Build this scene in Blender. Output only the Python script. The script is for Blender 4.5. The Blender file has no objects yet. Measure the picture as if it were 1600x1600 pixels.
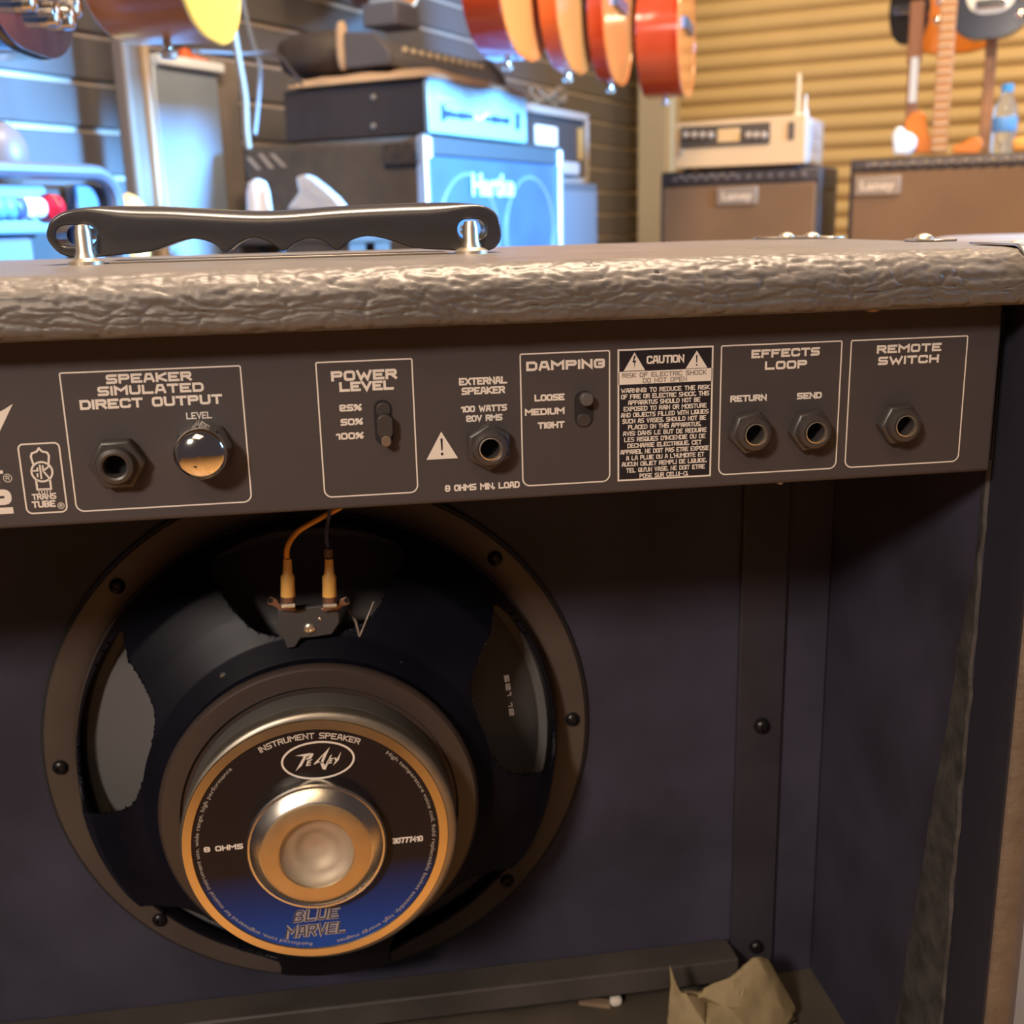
import bpy, bmesh, math, random
from math import pi, sin, cos, radians
from mathutils import Vector as V, Matrix, noise
random.seed(7)
SC = bpy.context.scene
COL = SC.collection

# ------------------------------------------------------------------ camera, world, lights, exposure
FPX = 1743.7
YAW, PITCH, ROLL = 0.14013, 0.25566, -0.02469
CAM = V((-0.0094, -0.4357, 0.0132))
fw = V((sin(YAW)*cos(PITCH), cos(YAW)*cos(PITCH), -sin(PITCH)))
rt0 = V((cos(YAW), -sin(YAW), 0)); up0 = rt0.cross(fw)
RT = rt0*cos(ROLL) + up0*sin(ROLL); UP = -rt0*sin(ROLL) + up0*cos(ROLL)
cd = bpy.data.cameras.new('camera'); camo = bpy.data.objects.new('camera', cd); COL.objects.link(camo)
M3 = Matrix((RT, UP, -fw)).transposed()
camo.matrix_world = Matrix.Translation(CAM) @ M3.to_4x4()
cd.sensor_width = 36; cd.lens = FPX/1600*36; cd.clip_start = 0.02
cd.dof.use_dof = True; cd.dof.focus_distance = 0.47; cd.dof.aperture_fstop = 12.5
SC.camera = camo
SC.view_settings.view_transform = 'Standard'; SC.view_settings.look = 'None'
SC.view_settings.exposure = 0.0; SC.view_settings.gamma = 1.0; SC.view_settings.use_curve_mapping = False

w = bpy.data.worlds.new('world'); SC.world = w; w.use_nodes = True
w.node_tree.nodes['Background'].inputs[0].default_value = (0.44, 0.34, 0.36, 1)
w.node_tree.nodes['Background'].inputs[1].default_value = 0.115

# shop frame: U runs along the slat wall away from the camera, W runs towards the slat wall
TH = radians(34.892)
UU = V((sin(TH), cos(TH), 0)); WW = V((-cos(TH), sin(TH), 0))
def S(u, v, z): return V((CAM.x, CAM.y, 0)) + UU*u + WW*v + V((0, 0, z))
def ray(px, py): return fw + RT*((px-800)/FPX) - UP*((py-800)/FPX)
def P_y(px, py, y=0.0):                       # point of the world plane y=const
    d = ray(px, py); return CAM + d*((y-CAM.y)/d.y)
def P_z(px, py, z):
    d = ray(px, py); return CAM + d*((z-CAM.z)/d.z)
def P_x(px, py, x):
    d = ray(px, py); return CAM + d*((x-CAM.x)/d.x)
def toS(p): q = p-CAM; return (q.dot(UU), q.dot(WW), p.z)
def atV(px, py, v): d = ray(px, py); return toS(CAM + d*(v/d.dot(WW)))
def atU(px, py, u): d = ray(px, py); return toS(CAM + d*(u/d.dot(UU)))

def area(name, loc, target, sx, sy, power, col):
    l = bpy.data.lights.new(name, 'AREA'); l.shape = 'RECTANGLE'; l.size = sx; l.size_y = sy
    l.energy = power; l.color = col
    o = bpy.data.objects.new(name, l); COL.objects.link(o); o.location = loc
    o.rotation_euler = (V(target)-V(loc)).to_track_quat('-Z', 'Y').to_euler(); return o
WARM = (1.0, 0.66, 0.34); DAY = (0.16, 0.48, 1.0)
area('warm_light', (-1.02, -1.52, .92), (0, 0, -.1), 0.26, 0.26, 33, (1.0, .85, .72))
area('warm_light', S(.60, .15, 1.7), S(.62, .2, 0), 1.1, 0.30, 115, (1.0, .76, .54))
area('warm_light', S(2.6, -.7, 2.2), S(4.4, 0.6, .3), 1.4, 0.4, 110, (1.0, .70, .38))
area('warm_light', S(-1.6, -.6, 2.2), S(-1.4, -.6, -1), 1.2, 1.2, 24, (1.0, .70, .42))  # added lamp, unseen: warms the floor that the metal parts reflect
area('shop_window', S(2.4, -2.6, 0.85), S(1.75, 1.5, 0.12), .8, .8, 170, DAY).data.spread = radians(50)

# ------------------------------------------------------------------ materials
MATS = {}
def mat(name, col, rough=.5, metal=0., bump=0., bscale=200., var=0., vscale=8., spec=.5, emit=None, trans=0., coat=0., col2=None, crough=.1):
    if name in MATS: return MATS[name]
    m = bpy.data.materials.new(name); m.use_nodes = True; nt = m.node_tree; b = nt.nodes['Principled BSDF']
    b.inputs['Base Color'].default_value = (*col, 1); b.inputs['Roughness'].default_value = rough
    b.inputs['Metallic'].default_value = metal; b.inputs['Specular IOR Level'].default_value = spec
    b.inputs['Transmission Weight'].default_value = trans
    b.inputs['Coat Weight'].default_value = coat; b.inputs['Coat Roughness'].default_value = crough
    tc = nt.nodes.new('ShaderNodeTexCoord')
    if emit:
        b.inputs['Emission Color'].default_value = (*emit[0], 1); b.inputs['Emission Strength'].default_value = emit[1]
    if var or col2:
        n = nt.nodes.new('ShaderNodeTexNoise'); n.inputs['Scale'].default_value = vscale; n.inputs['Detail'].default_value = 6
        nt.links.new(tc.outputs['Object'], n.inputs['Vector'])
        r = nt.nodes.new('ShaderNodeValToRGB'); r.color_ramp.elements[0].position = .32; r.color_ramp.elements[1].position = .7
        a = col if col2 else tuple(c*(1-var) for c in col); c2 = col2 or tuple(min(1, c*(1+var)) for c in col)
        r.color_ramp.elements[0].color = (*a, 1); r.color_ramp.elements[1].color = (*c2, 1)
        nt.links.new(n.outputs['Fac'], r.inputs['Fac']); nt.links.new(r.outputs['Color'], b.inputs['Base Color'])
        mr = nt.nodes.new('ShaderNodeMapRange'); mr.inputs['To Min'].default_value = rough*.85; mr.inputs['To Max'].default_value = min(1, rough*1.15)
        nt.links.new(n.outputs['Fac'], mr.inputs['Value']); nt.links.new(mr.outputs[0], b.inputs['Roughness'])
    if bump:
        n = nt.nodes.new('ShaderNodeTexNoise'); n.inputs['Scale'].default_value = bscale; n.inputs['Detail'].default_value = 4
        nt.links.new(tc.outputs['Object'], n.inputs['Vector'])
        bp = nt.nodes.new('ShaderNodeBump'); bp.inputs['Strength'].default_value = bump; bp.inputs['Distance'].default_value = .2/bscale
        nt.links.new(n.outputs['Fac'], bp.inputs['Height']); nt.links.new(bp.outputs['Normal'], b.inputs['Normal'])
    MATS[name] = m; return m

tolex = mat('tolex', (.112, .098, .088), .45, bump=.35, bscale=1500, var=.12, vscale=40)
blackpaint = mat('black_paint', (.034, .032, .056), .72, bump=.5, bscale=900, var=.35, vscale=14)  # blue-purple of the shaded interior mixed into the black
plate_m = mat('panel_coat', (.058, .048, .050), .55, bump=.15, bscale=2500, spec=.4)
ink = mat('white_ink', (.74, .68, .62), .6)
inkblack = mat('black_ink', (.012, .010, .016), .5)
plastic = mat('black_plastic', (.030, .028, .028), .33, bump=.05, bscale=900)
nutplastic = mat('nut_plastic', (.052, .043, .041), .38, bump=.15, bscale=700)
holeblack = mat('hole_black', (.004, .004, .006), .8)
chrome = mat('chrome', (.86, .84, .80), .09, 1.0)
postmetal = mat('nickel', (.74, .64, .50), .36, 1.0)
framesteel = mat('frame_paint', (.075, .055, .045), .5, var=.15, vscale=20)
basketpaint = mat('basket_paint', (.006, .006, .011), .40, spec=.16, var=.25, vscale=25)
conepaper = mat('cone_paper', (.105, .098, .098), .85, bump=.4, bscale=900)
magsteel = mat('magnet_steel', (.34, .30, .25), .42, .85, var=.12, vscale=60)
ringmetal = mat('ring_metal', (.80, .66, .42), .26, 1.0, var=.05, vscale=60)
capmetal = mat('cap_metal', (.78, .72, .62), .27, 1.0, var=.1, vscale=90)
dishmetal = mat('dish_metal', (.50, .41, .31), .60, .5, var=.1, vscale=90)
terminal_m = mat('terminal_board', (.060, .056, .058), .5)
orangewire = mat('orange_insulation', (.90, .42, .06), .4)
bluewire = mat('blue_insulation', (.10, .11, .22), .4)
solder = mat('tinned_metal', (.80, .72, .58), .3, .9)
brass = mat('copper_tab', (.30, .18, .13), .4, .7)
kraft = mat('kraft_paper', (.30, .225, .12), .75, bump=.3, bscale=200, var=.12, vscale=40)
glue_light_m = mat('glue_and_light_patch', (.050, .045, .044), .8, bump=1., bscale=500, var=.45, vscale=90)  # glue colour, lightened for the patch of light on the wall

# ------------------------------------------------------------------ object helpers
ORG = {}
def root(name, loc, label, cat, group=None):
    o = bpy.data.objects.new(name, None); COL.objects.link(o); o.location = loc; o.empty_display_size = .02
    o['label'] = label; o['category'] = cat
    if group: o['group'] = group
    ORG[o] = V(loc); return o
class MB:
    def __init__(s): s.v = []; s.f = []; s.mi = []
    def add(s, vs, fs, m=0):
        k = len(s.v); s.v += [tuple(x) for x in vs]; s.f += [tuple(i+k for i in f) for f in fs]; s.mi += [m]*len(fs); return s
    def hexa(s, p, m=0):              # 8 corners: bottom 4 ccw, top 4
        return s.add(p, [(0,3,2,1),(4,5,6,7),(0,1,5,4),(1,2,6,5),(2,3,7,6),(3,0,4,7)], m)
    def box(s, x0, x1, y0, y1, z0, z1, m=0):
        return s.hexa([(x0,y0,z0),(x1,y0,z0),(x1,y1,z0),(x0,y1,z0),(x0,y0,z1),(x1,y0,z1),(x1,y1,z1),(x0,y1,z1)], m)
    def sbox(s, u0, u1, v0, v1, z0, z1, m=0):
        return s.hexa([S(u0,v0,z0),S(u0,v1,z0),S(u1,v1,z0),S(u1,v0,z0),S(u0,v0,z1),S(u0,v1,z1),S(u1,v1,z1),S(u1,v0,z1)][::1], m)
    def lathe(s, c, ax, prof, n=48, m=0, a0=0., close=False, e1=None):
        # prof: list of (r, t) with t along ax
        c = V(c); ax = V(ax).normalized()
        e1 = V(e1) if e1 else (V((1,0,0)) if abs(ax.x) < .9 else V((0,0,1)))
        e1 = (e1 - ax*e1.dot(ax)).normalized(); e2 = ax.cross(e1)
        vs = []
        for r, t in prof:
            for i in range(n):
                a = a0 + 2*pi*i/n; vs.append(c + ax*t + (e1*cos(a)+e2*sin(a))*r)
        fs = []
        for j in range(len(prof)-1):
            for i in range(n):
                k = (i+1) % n; fs.append((j*n+i, j*n+k, (j+1)*n+k, (j+1)*n+i))
        if close:
            fs.append(tuple(range(n))[::-1]); fs.append(tuple((len(prof)-1)*n+i for i in range(n)))
        return s.add(vs, fs, m)
    def tube(s, pts, r, n=10, m=0, caps=True, fr=None):
        pts = [V(p) for p in pts]; L = len(pts); vs = []
        prev = None
        for i, p in enumerate(pts):
            t = (pts[min(i+1, L-1)] - pts[max(i-1, 0)]).normalized()
            if prev is None:
                a = V((0,0,1)) if abs(t.z) < .9 else V((1,0,0)); e1 = (a - t*a.dot(t)).normalized()
            else: e1 = (prev - t*prev.dot(t)).normalized()
            prev = e1; e2 = t.cross(e1); rr = fr(i/(L-1)) if fr else r
            for k in range(n):
                a = 2*pi*k/n; vs.append(p + (e1*cos(a)+e2*sin(a))*rr)
        fs = [(i*n+k, i*n+(k+1)%n, (i+1)*n+(k+1)%n, (i+1)*n+k) for i in range(L-1) for k in range(n)]
        if caps: fs += [tuple(range(n))[::-1], tuple((L-1)*n+k for k in range(n))]
        return s.add(vs, fs, m)
    def extrude(s, poly, fn, t0, t1, m=0):     # poly 2D list, fn(a,b,t)->3D
        n = len(poly); vs = [fn(a, b, t0) for a, b in poly] + [fn(a, b, t1) for a, b in poly]
        return s.add(vs, [tuple(range(n))[::-1], tuple(range(n, 2*n))] + [(i, (i+1)%n, n+(i+1)%n, n+i) for i in range(n)], m)
    def build(s, name, mats, parent=None, smooth=False, bevel=0., seg=2, sharp=35, kind=None, fixn=True, **props):
        off = ORG[parent] if parent else V((0,0,0))
        me = bpy.data.meshes.new(name); me.from_pydata([tuple(V(p)-off) for p in s.v], [], s.f)
        if not isinstance(mats, (list, tuple)): mats = [mats]
        for q in mats: me.materials.append(q)
        if len(mats) > 1: me.polygons.foreach_set('material_index', s.mi)
        if fixn:
            bm = bmesh.new(); bm.from_mesh(me); bmesh.ops.recalc_face_normals(bm, faces=bm.faces); bm.to_mesh(me); bm.free()
        o = bpy.data.objects.new(name, me); COL.objects.link(o)
        if parent: o.parent = parent
        ORG[o] = off
        if bevel:
            b = o.modifiers.new('bevel', 'BEVEL'); b.width = bevel; b.segments = seg; b.limit_method = 'ANGLE'; b.angle_limit = radians(30)
            smooth = True
        if smooth:
            me.polygons.foreach_set('use_smooth', [True]*len(me.polygons)); me.set_sharp_from_angle(angle=radians(sharp))
        if kind: o['kind'] = kind
        for k, q in props.items(): o[k] = q
        me.update(); return o
def tag(o, label, cat, group=None):
    o['label'] = label; o['category'] = cat
    if group: o['group'] = group
    return o
def catmull(pts, n=8, closed=False):
    pts = [V(p) for p in pts]; L = len(pts); out = []
    rng = range(L if closed else L-1)
    for i in rng:
        g = (lambda k: pts[k % L]) if closed else (lambda k: pts[max(0, min(L-1, k))])
        p0, p1, p2, p3 = g(i-1), g(i), g(i+1), g(i+2)
        for k in range(n):
            t = k/n; out.append(.5*((2*p1)+(p2-p0)*t+(2*p0-5*p1+4*p2-p3)*t*t+(-p0+3*p1-3*p2+p3)*t**3))
    if not closed: out.append(pts[-1])
    return out
def rrect(x0, x1, z0, z1, r, n=6, tl=None, tr=None, bl=None, br=None):
    tl = r if tl is None else tl; tr = r if tr is None else tr; bl = r if bl is None else bl; br = r if br is None else br
    out = []
    for cx, cz, rr, a in ((x1-br, z0+br, br, -pi/2), (x1-tr, z1-tr, tr, 0), (x0+tl, z1-tl, tl, pi/2), (x0+bl, z0+bl, bl, pi)):
        if rr < 1e-6: out.append((cx, cz)); continue
        for k in range(n+1): out.append((cx+rr*cos(a+pi/2*k/n), cz+rr*sin(a+pi/2*k/n)))
    return out

# ------------------------------------------------------------------ stroke lettering (wide square face)
G = {'A':'00163640 1232','B':'0006364533 033342413000','C':'454606004041','D':'00063645413000','E':'46060040 0333','F':'460600 0333',
'G':'454606004043 4323','H':'0600 4640 0343','I':'0006','J':'46400001','K':'0600 4603 0340','L':'060040','M':'0006234640','N':'00064046',
'O':'0006464000','P':'0006 06464303','Q':'0006464000 2240','R':'0006 06464303 2340','S':'460603434000','T':'0646 2026','U':'06004046',
'V':'062046','W':'0610243046','X':'0640 0046','Y':'062346 2320','Z':'06460040','0':'0006464000','1':'0515 1610','2':'0506464303003040',
'3':'0646400001 1343','4':'3036023242','5':'4606034340000','6':'46060040430 3','7':'064620','8':'0006464000 0343','9':'434640 4606034 3',
'%':'0040','.':'0001','-':'1333',"'":'0605',',':'0100',':':'0001 0405'}
G['5'] = '460603434000'; G['6'] = '454606004043 4303'; G['9'] = '430306 06464000'; G['1'] = '052620'
WID = {'I':0.0,'1':.5,'.':.0,"'":.0,',':.0,':':.0,'M':1.25,'W':1.45,'%':1.2}
def glyph_strokes(ch):
    if ch == '%':
        return [[(0,0),(1,1)], [(0,1),(.36,1),(.36,.62),(0,.62),(0,1)], [(.64,.38),(1,.38),(1,0),(.64,0),(.64,.38)]]
    out = []
    for st in G.get(ch, '').split():
        out.append([(int(st[i])/4, int(st[i+1])/6) for i in range(0, len(st)-1, 2)])
    if ch in 'I.\',:': out = [[(0, b) for a, b in st] for st in out]
    if ch == '1': out = [[(a*2, b) for a, b in st] for st in out]
    return out
def ribbon(mb, pts, th, fn, closed=False, m=0, dy=0.):
    L = len(pts)
    if L < 2: return
    pts = [V((a, b, 0)) for a, b in pts]; vs = []
    for i, p in enumerate(pts):
        if closed: a, c = pts[i-1], pts[(i+1) % L]
        else: a, c = pts[max(i-1, 0)], pts[min(i+1, L-1)]
        d1 = (p-a); d2 = (c-p)
        if d1.length < 1e-9: d1 = d2
        if d2.length < 1e-9: d2 = d1
        d1.normalize(); d2.normalize()
        n1 = V((-d1.y, d1.x, 0)); n2 = V((-d2.y, d2.x, 0)); nn = n1+n2
        if nn.length < 1e-6: nn = n1
        nn.normalize(); k = 1/max(.45, nn.dot(n1))
        for sg in (-1, 1): q = p+nn*sg*th/2*k; vs.append(fn(q.x, q.y)+V((0, dy, 0)))
    fs = [(2*i, 2*i+2, 2*i+3, 2*i+1) for i in range(L-1)]
    if closed: fs.append((2*L-2, 0, 1, 2*L-1))
    mb.add(vs, fs, m)
def roundpts(pts, r, closed, keepx=None):
    L = len(pts); out = []
    for i, p in enumerate(pts):
        if (not closed and i in (0, L-1)) or (keepx is not None and abs(p[0]-keepx) < 1e-9): out.append(p); continue
        a = V(pts[i-1]); c = V(pts[(i+1) % L]); q = V(p)
        d1 = a-q; d2 = c-q
        if d1.length < 1e-9 or d2.length < 1e-9 : out.append(p); continue
        if d1.angle(d2, pi) > 2.6: out.append(p); continue
        rr = min(r, d1.length*.45, d2.length*.45); A = q+d1.normalized()*rr; B = q+d2.normalized()*rr
        for k in range(4):
            t = k/3; x = A*(1-t)**2+q*2*t*(1-t)+B*t*t; out.append((x.x, x.y))
    return out
def text(mb, s, x0, x1, zc, h, th, fn, slant=0.):
    gap = .42; units = 0; ws = []; sid = 0
    for ch in s:
        wdt = .55 if ch == ' ' else WID.get(ch, 1.)
        ws.append(wdt); units += wdt
    units += gap*(len(s)-1); full = (x1-x0-th)/max(units, 1e-6); hh = h-th; x = x0+th/2
    for ch, wd in zip(s, ws):
        for st in glyph_strokes(ch):
            pts = [(x+a*wd*full + slant*b*hh, zc-hh/2+b*hh) for a, b in st]
            cl = len(pts) > 2 and st[0] == st[-1]
            if cl: pts = pts[:-1]
            if not cl and len(pts) > 1:                # square ends
                a, b = V(pts[0]), V(pts[1]); e = (a-b).normalized()*th/2; pts[0] = (a.x+e.x, a.y+e.y)
                a, b = V(pts[-1]), V(pts[-2]); e = (a-b).normalized()*th/2; pts[-1] = (a.x+e.x, a.y+e.y)
            if ch not in 'AVWKXYMNZ47EFLT': pts = roundpts(pts, h*.20, cl, x if ch in 'BDPR' else None)
            sid += 1; ribbon(mb, pts, th, fn, cl, dy=-(sid % 4)*1.2e-5)
        x += (wd+gap)*full
def font_mesh(mb, s, size, fn, off=0.):                 # built-in lettering, each vertex sent through fn(x,y)
    c = bpy.data.curves.new('t', 'FONT'); c.body = s; c.size = size; c.offset = off; c.resolution_u = 2
    o = bpy.data.objects.new('t', c); COL.objects.link(o); dg = bpy.context.evaluated_depsgraph_get()
    me = o.evaluated_get(dg).to_mesh(); vs = [(p.co.x, p.co.y) for p in me.vertices]; fs = [tuple(q.vertices) for q in me.polygons]
    o.evaluated_get(dg).to_mesh_clear(); bpy.data.objects.remove(o); bpy.data.curves.remove(c)
    wd = max((a for a, b in vs), default=1)
    mb.add([fn(a, b, wd) for a, b in vs], fs); return wd

# ================================================================== THE SHOP
floor_z = -1.25
slat_m = mat('black_laminate', (.085, .080, .082), .33, bump=.0, var=.12, vscale=3, spec=.6)
groove_m = mat('groove_aluminium', (.62, .55, .47), .35, .6)
shut_m = mat('cream_shutter', (.62, .48, .26), .5, var=.06, vscale=3)
floor_m = mat('wood_floor', (.55, .30, .11), .45, var=.2, vscale=4)
mb = MB(); mb.sbox(-4.5, 5.2, -4.2, 2.0, floor_z-.05, floor_z); mb.build('floor', floor_m, kind='structure')
WL = 1.70
mb = MB(); mb.sbox(-1.0, 4.74, WL+.016, WL+.06, floor_z, 2.2); wl = mb.build('wall_left', mat('wall_board', (.02,.02,.024), .6), kind='structure')
pitch = .0852; zg = .0262
k0 = int((floor_z-zg)/pitch)+1; k1 = int((2.15-zg)/pitch)
first = None
for k in range(k0, k1):
    if first is None:
        p = MB(); p.sbox(-1.0, 4.70, WL, WL+.016, 0, pitch-.010)
        first = p.build('slat', slat_m, wl, bevel=.003, seg=1); o = first
        g1 = MB(); g1.sbox(-1.0, 4.70, WL+.009, WL+.0155, 0, .010); gfirst = g1.build('groove_strip', groove_m, wl); g = gfirst
    else:
        o = first.copy(); COL.objects.link(o); g = gfirst.copy(); COL.objects.link(g)
    o.location = (0, 0, zg+k*pitch+.005); g.location = (0, 0, zg+k*pitch-.005)
# roller shutter: one curved slat copied up the opening
SH = 4.74
mb = MB(); mb.sbox(SH+.03, SH+.09, -3.2, WL+.06, floor_z, 2.3); wb = mb.build('wall_back', mat('wall_back_paint', (.25,.2,.14), .7), kind='structure')
sp = .0655; prof = [(SH+.022-.022*sin(pi*t/8)**.8, sp*.93*t/8) for t in range(9)] + [(SH+.022, sp)]
sf = None
for k in range(int((2.2-floor_z)/sp)):
    if sf is None:
        p = MB(); vs = [S(u, -.98, z) for u, z in prof]+[S(u, WL-.0, z) for u, z in prof]; n = len(prof)
        p.add(vs, [(i, i+1, n+i+1, n+i) for i in range(n-1)]); sf = p.build('shutter_slat', shut_m, wb, smooth=True, sharp=50); o = sf
    else: o = sf.copy(); COL.objects.link(o)
    o.location = (0, 0, floor_z+k*sp)
# shop-front windows: one beyond the shutter, a low transom above it
pane_m = mat('daylit_pane', (.5,.7,.9), .3, emit=((.22, .55, 1.0), 3.5))
def window(name, v0, v1, z0, z1, nv):
    fo = MB()
    fo.sbox(4.66, 4.74, v0-.05, v0, z0-.05, z1+.05); fo.sbox(4.66, 4.74, v1, v1+.05, z0-.05, z1+.05)
    fo.sbox(4.66, 4.74, v0, v1, z0-.05, z0); fo.sbox(4.66, 4.74, v0, v1, z1, z1+.05)
    wo = fo.build(name, mat('window_frame', (.35,.30,.25), .5), kind='structure')
    for k in range(nv):
        a = v0+(v1-v0)*k/nv; b = v0+(v1-v0)*(k+1)/nv
        MB().sbox(4.70, 4.72, a+.012, b-.012, z0, z1).build('pane', pane_m, wo)
window('window_1', -2.95, -1.06, -.9, .86, 3)
window('window_2', -.9, .62, .98, 1.75, 3)
# corner post
a = atU(996, 300, 4.45); b = atU(1040, 300, 4.45)
mb = MB(); mb.sbox(4.45, 4.62, b[1], a[1], floor_z, 2.2); mb.build('trim_1', mat('grey_post', (.50, .47, .40), .5), kind='structure', bevel=.004)

a = atU(1041, 250, 4.5); b = atU(1050, 250, 4.5)
mb = MB(); mb.sbox(4.5, 4.53, b[1], a[1], floor_z, 2.2); mb.build('lit_edge_strip', mat('daylit_blue', (.62,.74,.86), .45), kind='structure', bevel=.003)  # added strip: daylight on the post's side, put into its colour

# ------------------------------------------------------------------ benches (carry what stands on them, below the frame)
bench_m = mat('dark_bench', (.05,.04,.035), .6, var=.2)
def bench(u0, u1, v0, v1, ztop, label, group='benches'):
    c = S((u0+u1)/2, (v0+v1)/2, floor_z); r = root('display_bench', c, label, 'bench')
    MB().sbox(u0, u1, v0, v1, ztop-.04, ztop).build('bench_top', bench_m, r, bevel=.004)
    for a_, b_ in ((u0+.03, v0+.03), (u0+.03, v1-.03), (u1-.03, v0+.03), (u1-.03, v1-.03)):
        MB().sbox(a_-.025, a_+.025, b_-.025, b_+.025, floor_z, ztop-.04).build('leg', bench_m, r)
    return r

# ------------------------------------------------------------------ 4x10 bass cabinet with metal grille
cab_m = mat('grey_carpet', (.075, .060, .045), .85, bump=.5, bscale=300, var=.15, vscale=40)
cab_dark = mat('cab_dark', (.045, .042, .045), .6, bump=.3, bscale=300)
grille_m = mat('steel_grille', (.10, .16, .27), .42, .7, var=.08, vscale=10)
edge_m = mat('aluminium_edge', (.62, .66, .72), .35, .8)
U0, U1, V0, V1 = 1.90, 2.53, 1.13, 1.56
zt = .172; zb = -.50
r = root('bass_cabinet', S(2.2, 1.35, zb), 'grey carpeted bass speaker cabinet with blue-lit metal grille under the silver amp head', 'speaker cabinet')
MB().sbox(U0, U1, V0+.012, V1, zb, zt).build('cabinet', cab_m, r, bevel=.012)
MB().sbox(U0+.012, U1-.012, V0, V0+.011, zb+.03, zt-.035).build('grille', grille_m, r, bevel=.004)
for a_, b_ in ((U0-.004, U0+.012), (U1-.018, U1+.004)): MB().sbox(a_, b_, V0-.006, V0+.016, zb, zt).build('edge_trim', edge_m, r, bevel=.004)
MB().sbox(U0, U1, V0-.004, V0+.012, zt-.035, zt).build('top_rail', cab_dark, r, bevel=.003)
for uu in (U0+.17, U0+.46):
    mb = MB(); mb.lathe(S(uu, V0, -.02), -WW, [(.122, 0), (.124, .003), (.127, .003), (.129, 0)], 40); mb.build('speaker_ring', mat('ring_blue', (.30,.40,.55), .4, .6), r, smooth=True)
    mb = MB(); mb.lathe(S(uu, V0, -.30), -WW, [(.122, 0), (.124, .003), (.127, .003), (.129, 0)], 40); mb.build('speaker_ring', mat('ring_blue', (.30,.40,.55), .4, .6), r, smooth=True)
for uu in (U0+.012, U1-.012):
    mb = MB(); mb.lathe(S(uu, V0+.006, zt-.006), V((0,0,1)), [(.0, .010), (.010, .008), (.017, 0), (.017, -.034), (0, -.036)], 16); mb.build('corner_cap', edge_m, r, smooth=True)
mb = MB()
A = atV(738, 290, V0-.006); B = atV(805, 292, V0-.006)
font_mesh(mb, 'Hartke', 1., lambda x, y, wd: S(A[0]+(B[0]-A[0])*x/wd, V0-.004, A[2]-.018+y*.060), .03)
mb.build('badge_lettering', mat('badge_white', (.55,.72,.9), .4), r)
# side handle cup and vent stripes
a_ = atU(601, 224, U0); b_ = atU(657, 257, U0)
mb = MB(); mb.sbox(U0-.008, U0+.002, b_[1], a_[1], b_[2], a_[2]); mb.build('side_handle', mat('worn_brown_plastic', (.05,.032,.018), .6, var=.5, vscale=60), r, bevel=.004)
st = mat('pale_stripe', (.36,.30,.22), .6)
for k in range(3):
    p0 = atU(388+k*18, 240+ (0 if k else 6), U0-.002); p1 = atU(405+k*20, 265-k*2, U0-.002)
    mb = MB(); d = .006
    mb.add([S(U0-.002, p0[1]+d, p0[2]), S(U0-.002, p0[1]-d, p0[2]), S(U0-.002, p1[1]-d, p1[2]), S(U0-.002, p1[1]+d, p1[2])], [(0,1,2,3)])
    mb.build('vent_slot', st, r)
bench(1.88, 2.6, 1.08, 1.60, zb, 'dark bench under the bass cabinet')

# ------------------------------------------------------------------ silver amp head on it
hz0 = .178
face_m = mat('silver_face', (.34, .50, .60), .38, .35)
A = atV(668, 127, 1.145); B = atV(822, 150, 1.145)
hu0, hu1 = A[0], B[0]; hz1 = .278
vb = atU(441, 148, hu0)[1]
r = root('amp_head', S((hu0+hu1)/2, 1.3, zt), 'pale silver-blue fronted amp head with black case on top of the bass cabinet', 'amplifier')
MB().sbox(hu0+.003, hu1-.003, 1.155, vb, zt+.006, hz1).build('case', mat('black_case', (.035,.028,.03), .5, bump=.2, bscale=200), r, bevel=.003)
MB().sbox(hu0, hu1, 1.145, 1.155, zt+.008, hz1+.002).build('front_panel', face_m, r, bevel=.002)
for vv in (1.2, 1.55):
    for uu in (hu0+.04, hu1-.04):
        mb = MB(); mb.lathe(S(uu, vv if vv < 1.5 else vb-.04, zt), V((0,0,1)), [(0,0),(.014,0),(.012,.008),(0,.008)], 12); mb.build('foot', cab_dark, r)
dk = mat('face_print', (.02,.03,.06), .5); rd = mat('face_red', (.75,.45,.35), .5)
vv = 1.1435
for (x0, x1, yc, hh) in ((690,694,176,26),(697,706,178,12),(708,716,180,9),(718,727,181,12),(729,738,182,9),(759,768,186,8),(770,779,187,12),(781,787,188,8),(788,795,189,11),(806,811,190,26)):
    a_ = atV(x0, yc-hh/2, vv); b_ = atV(x1, yc+hh/2, vv)
    mb = MB(); mb.sbox(a_[0], b_[0], vv-.004, vv+.003, b_[2], a_[2]); mb.build('knob', dk, r, bevel=.001)
pts = [atV(x, y, vv) for x, y in ((737,179),(742,184),(750,186),(757,182),(762,177))]
mb = MB(); mb.tube([S(p[0], vv, p[2]) for p in pts], .003, 6); mb.build('logo_mark', rd, r)
a_ = atV(680, 150, vv); b_ = atV(710, 156, vv)
mb = MB(); mb.sbox(a_[0], b_[0], vv-.001, vv+.002, b_[2], a_[2]); mb.build('power_label', mat('whitish', (.8,.9,1.), .5), r)
for py in (152, 197):
    a_ = atU(583, py, hu0); mb = MB(); mb.lathe(S(hu0+.001, a_[1], a_[2]), -UU, [(0,.004),(.004,.003),(.006,0)], 12); mb.build('screw', solder, r, smooth=True)

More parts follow.
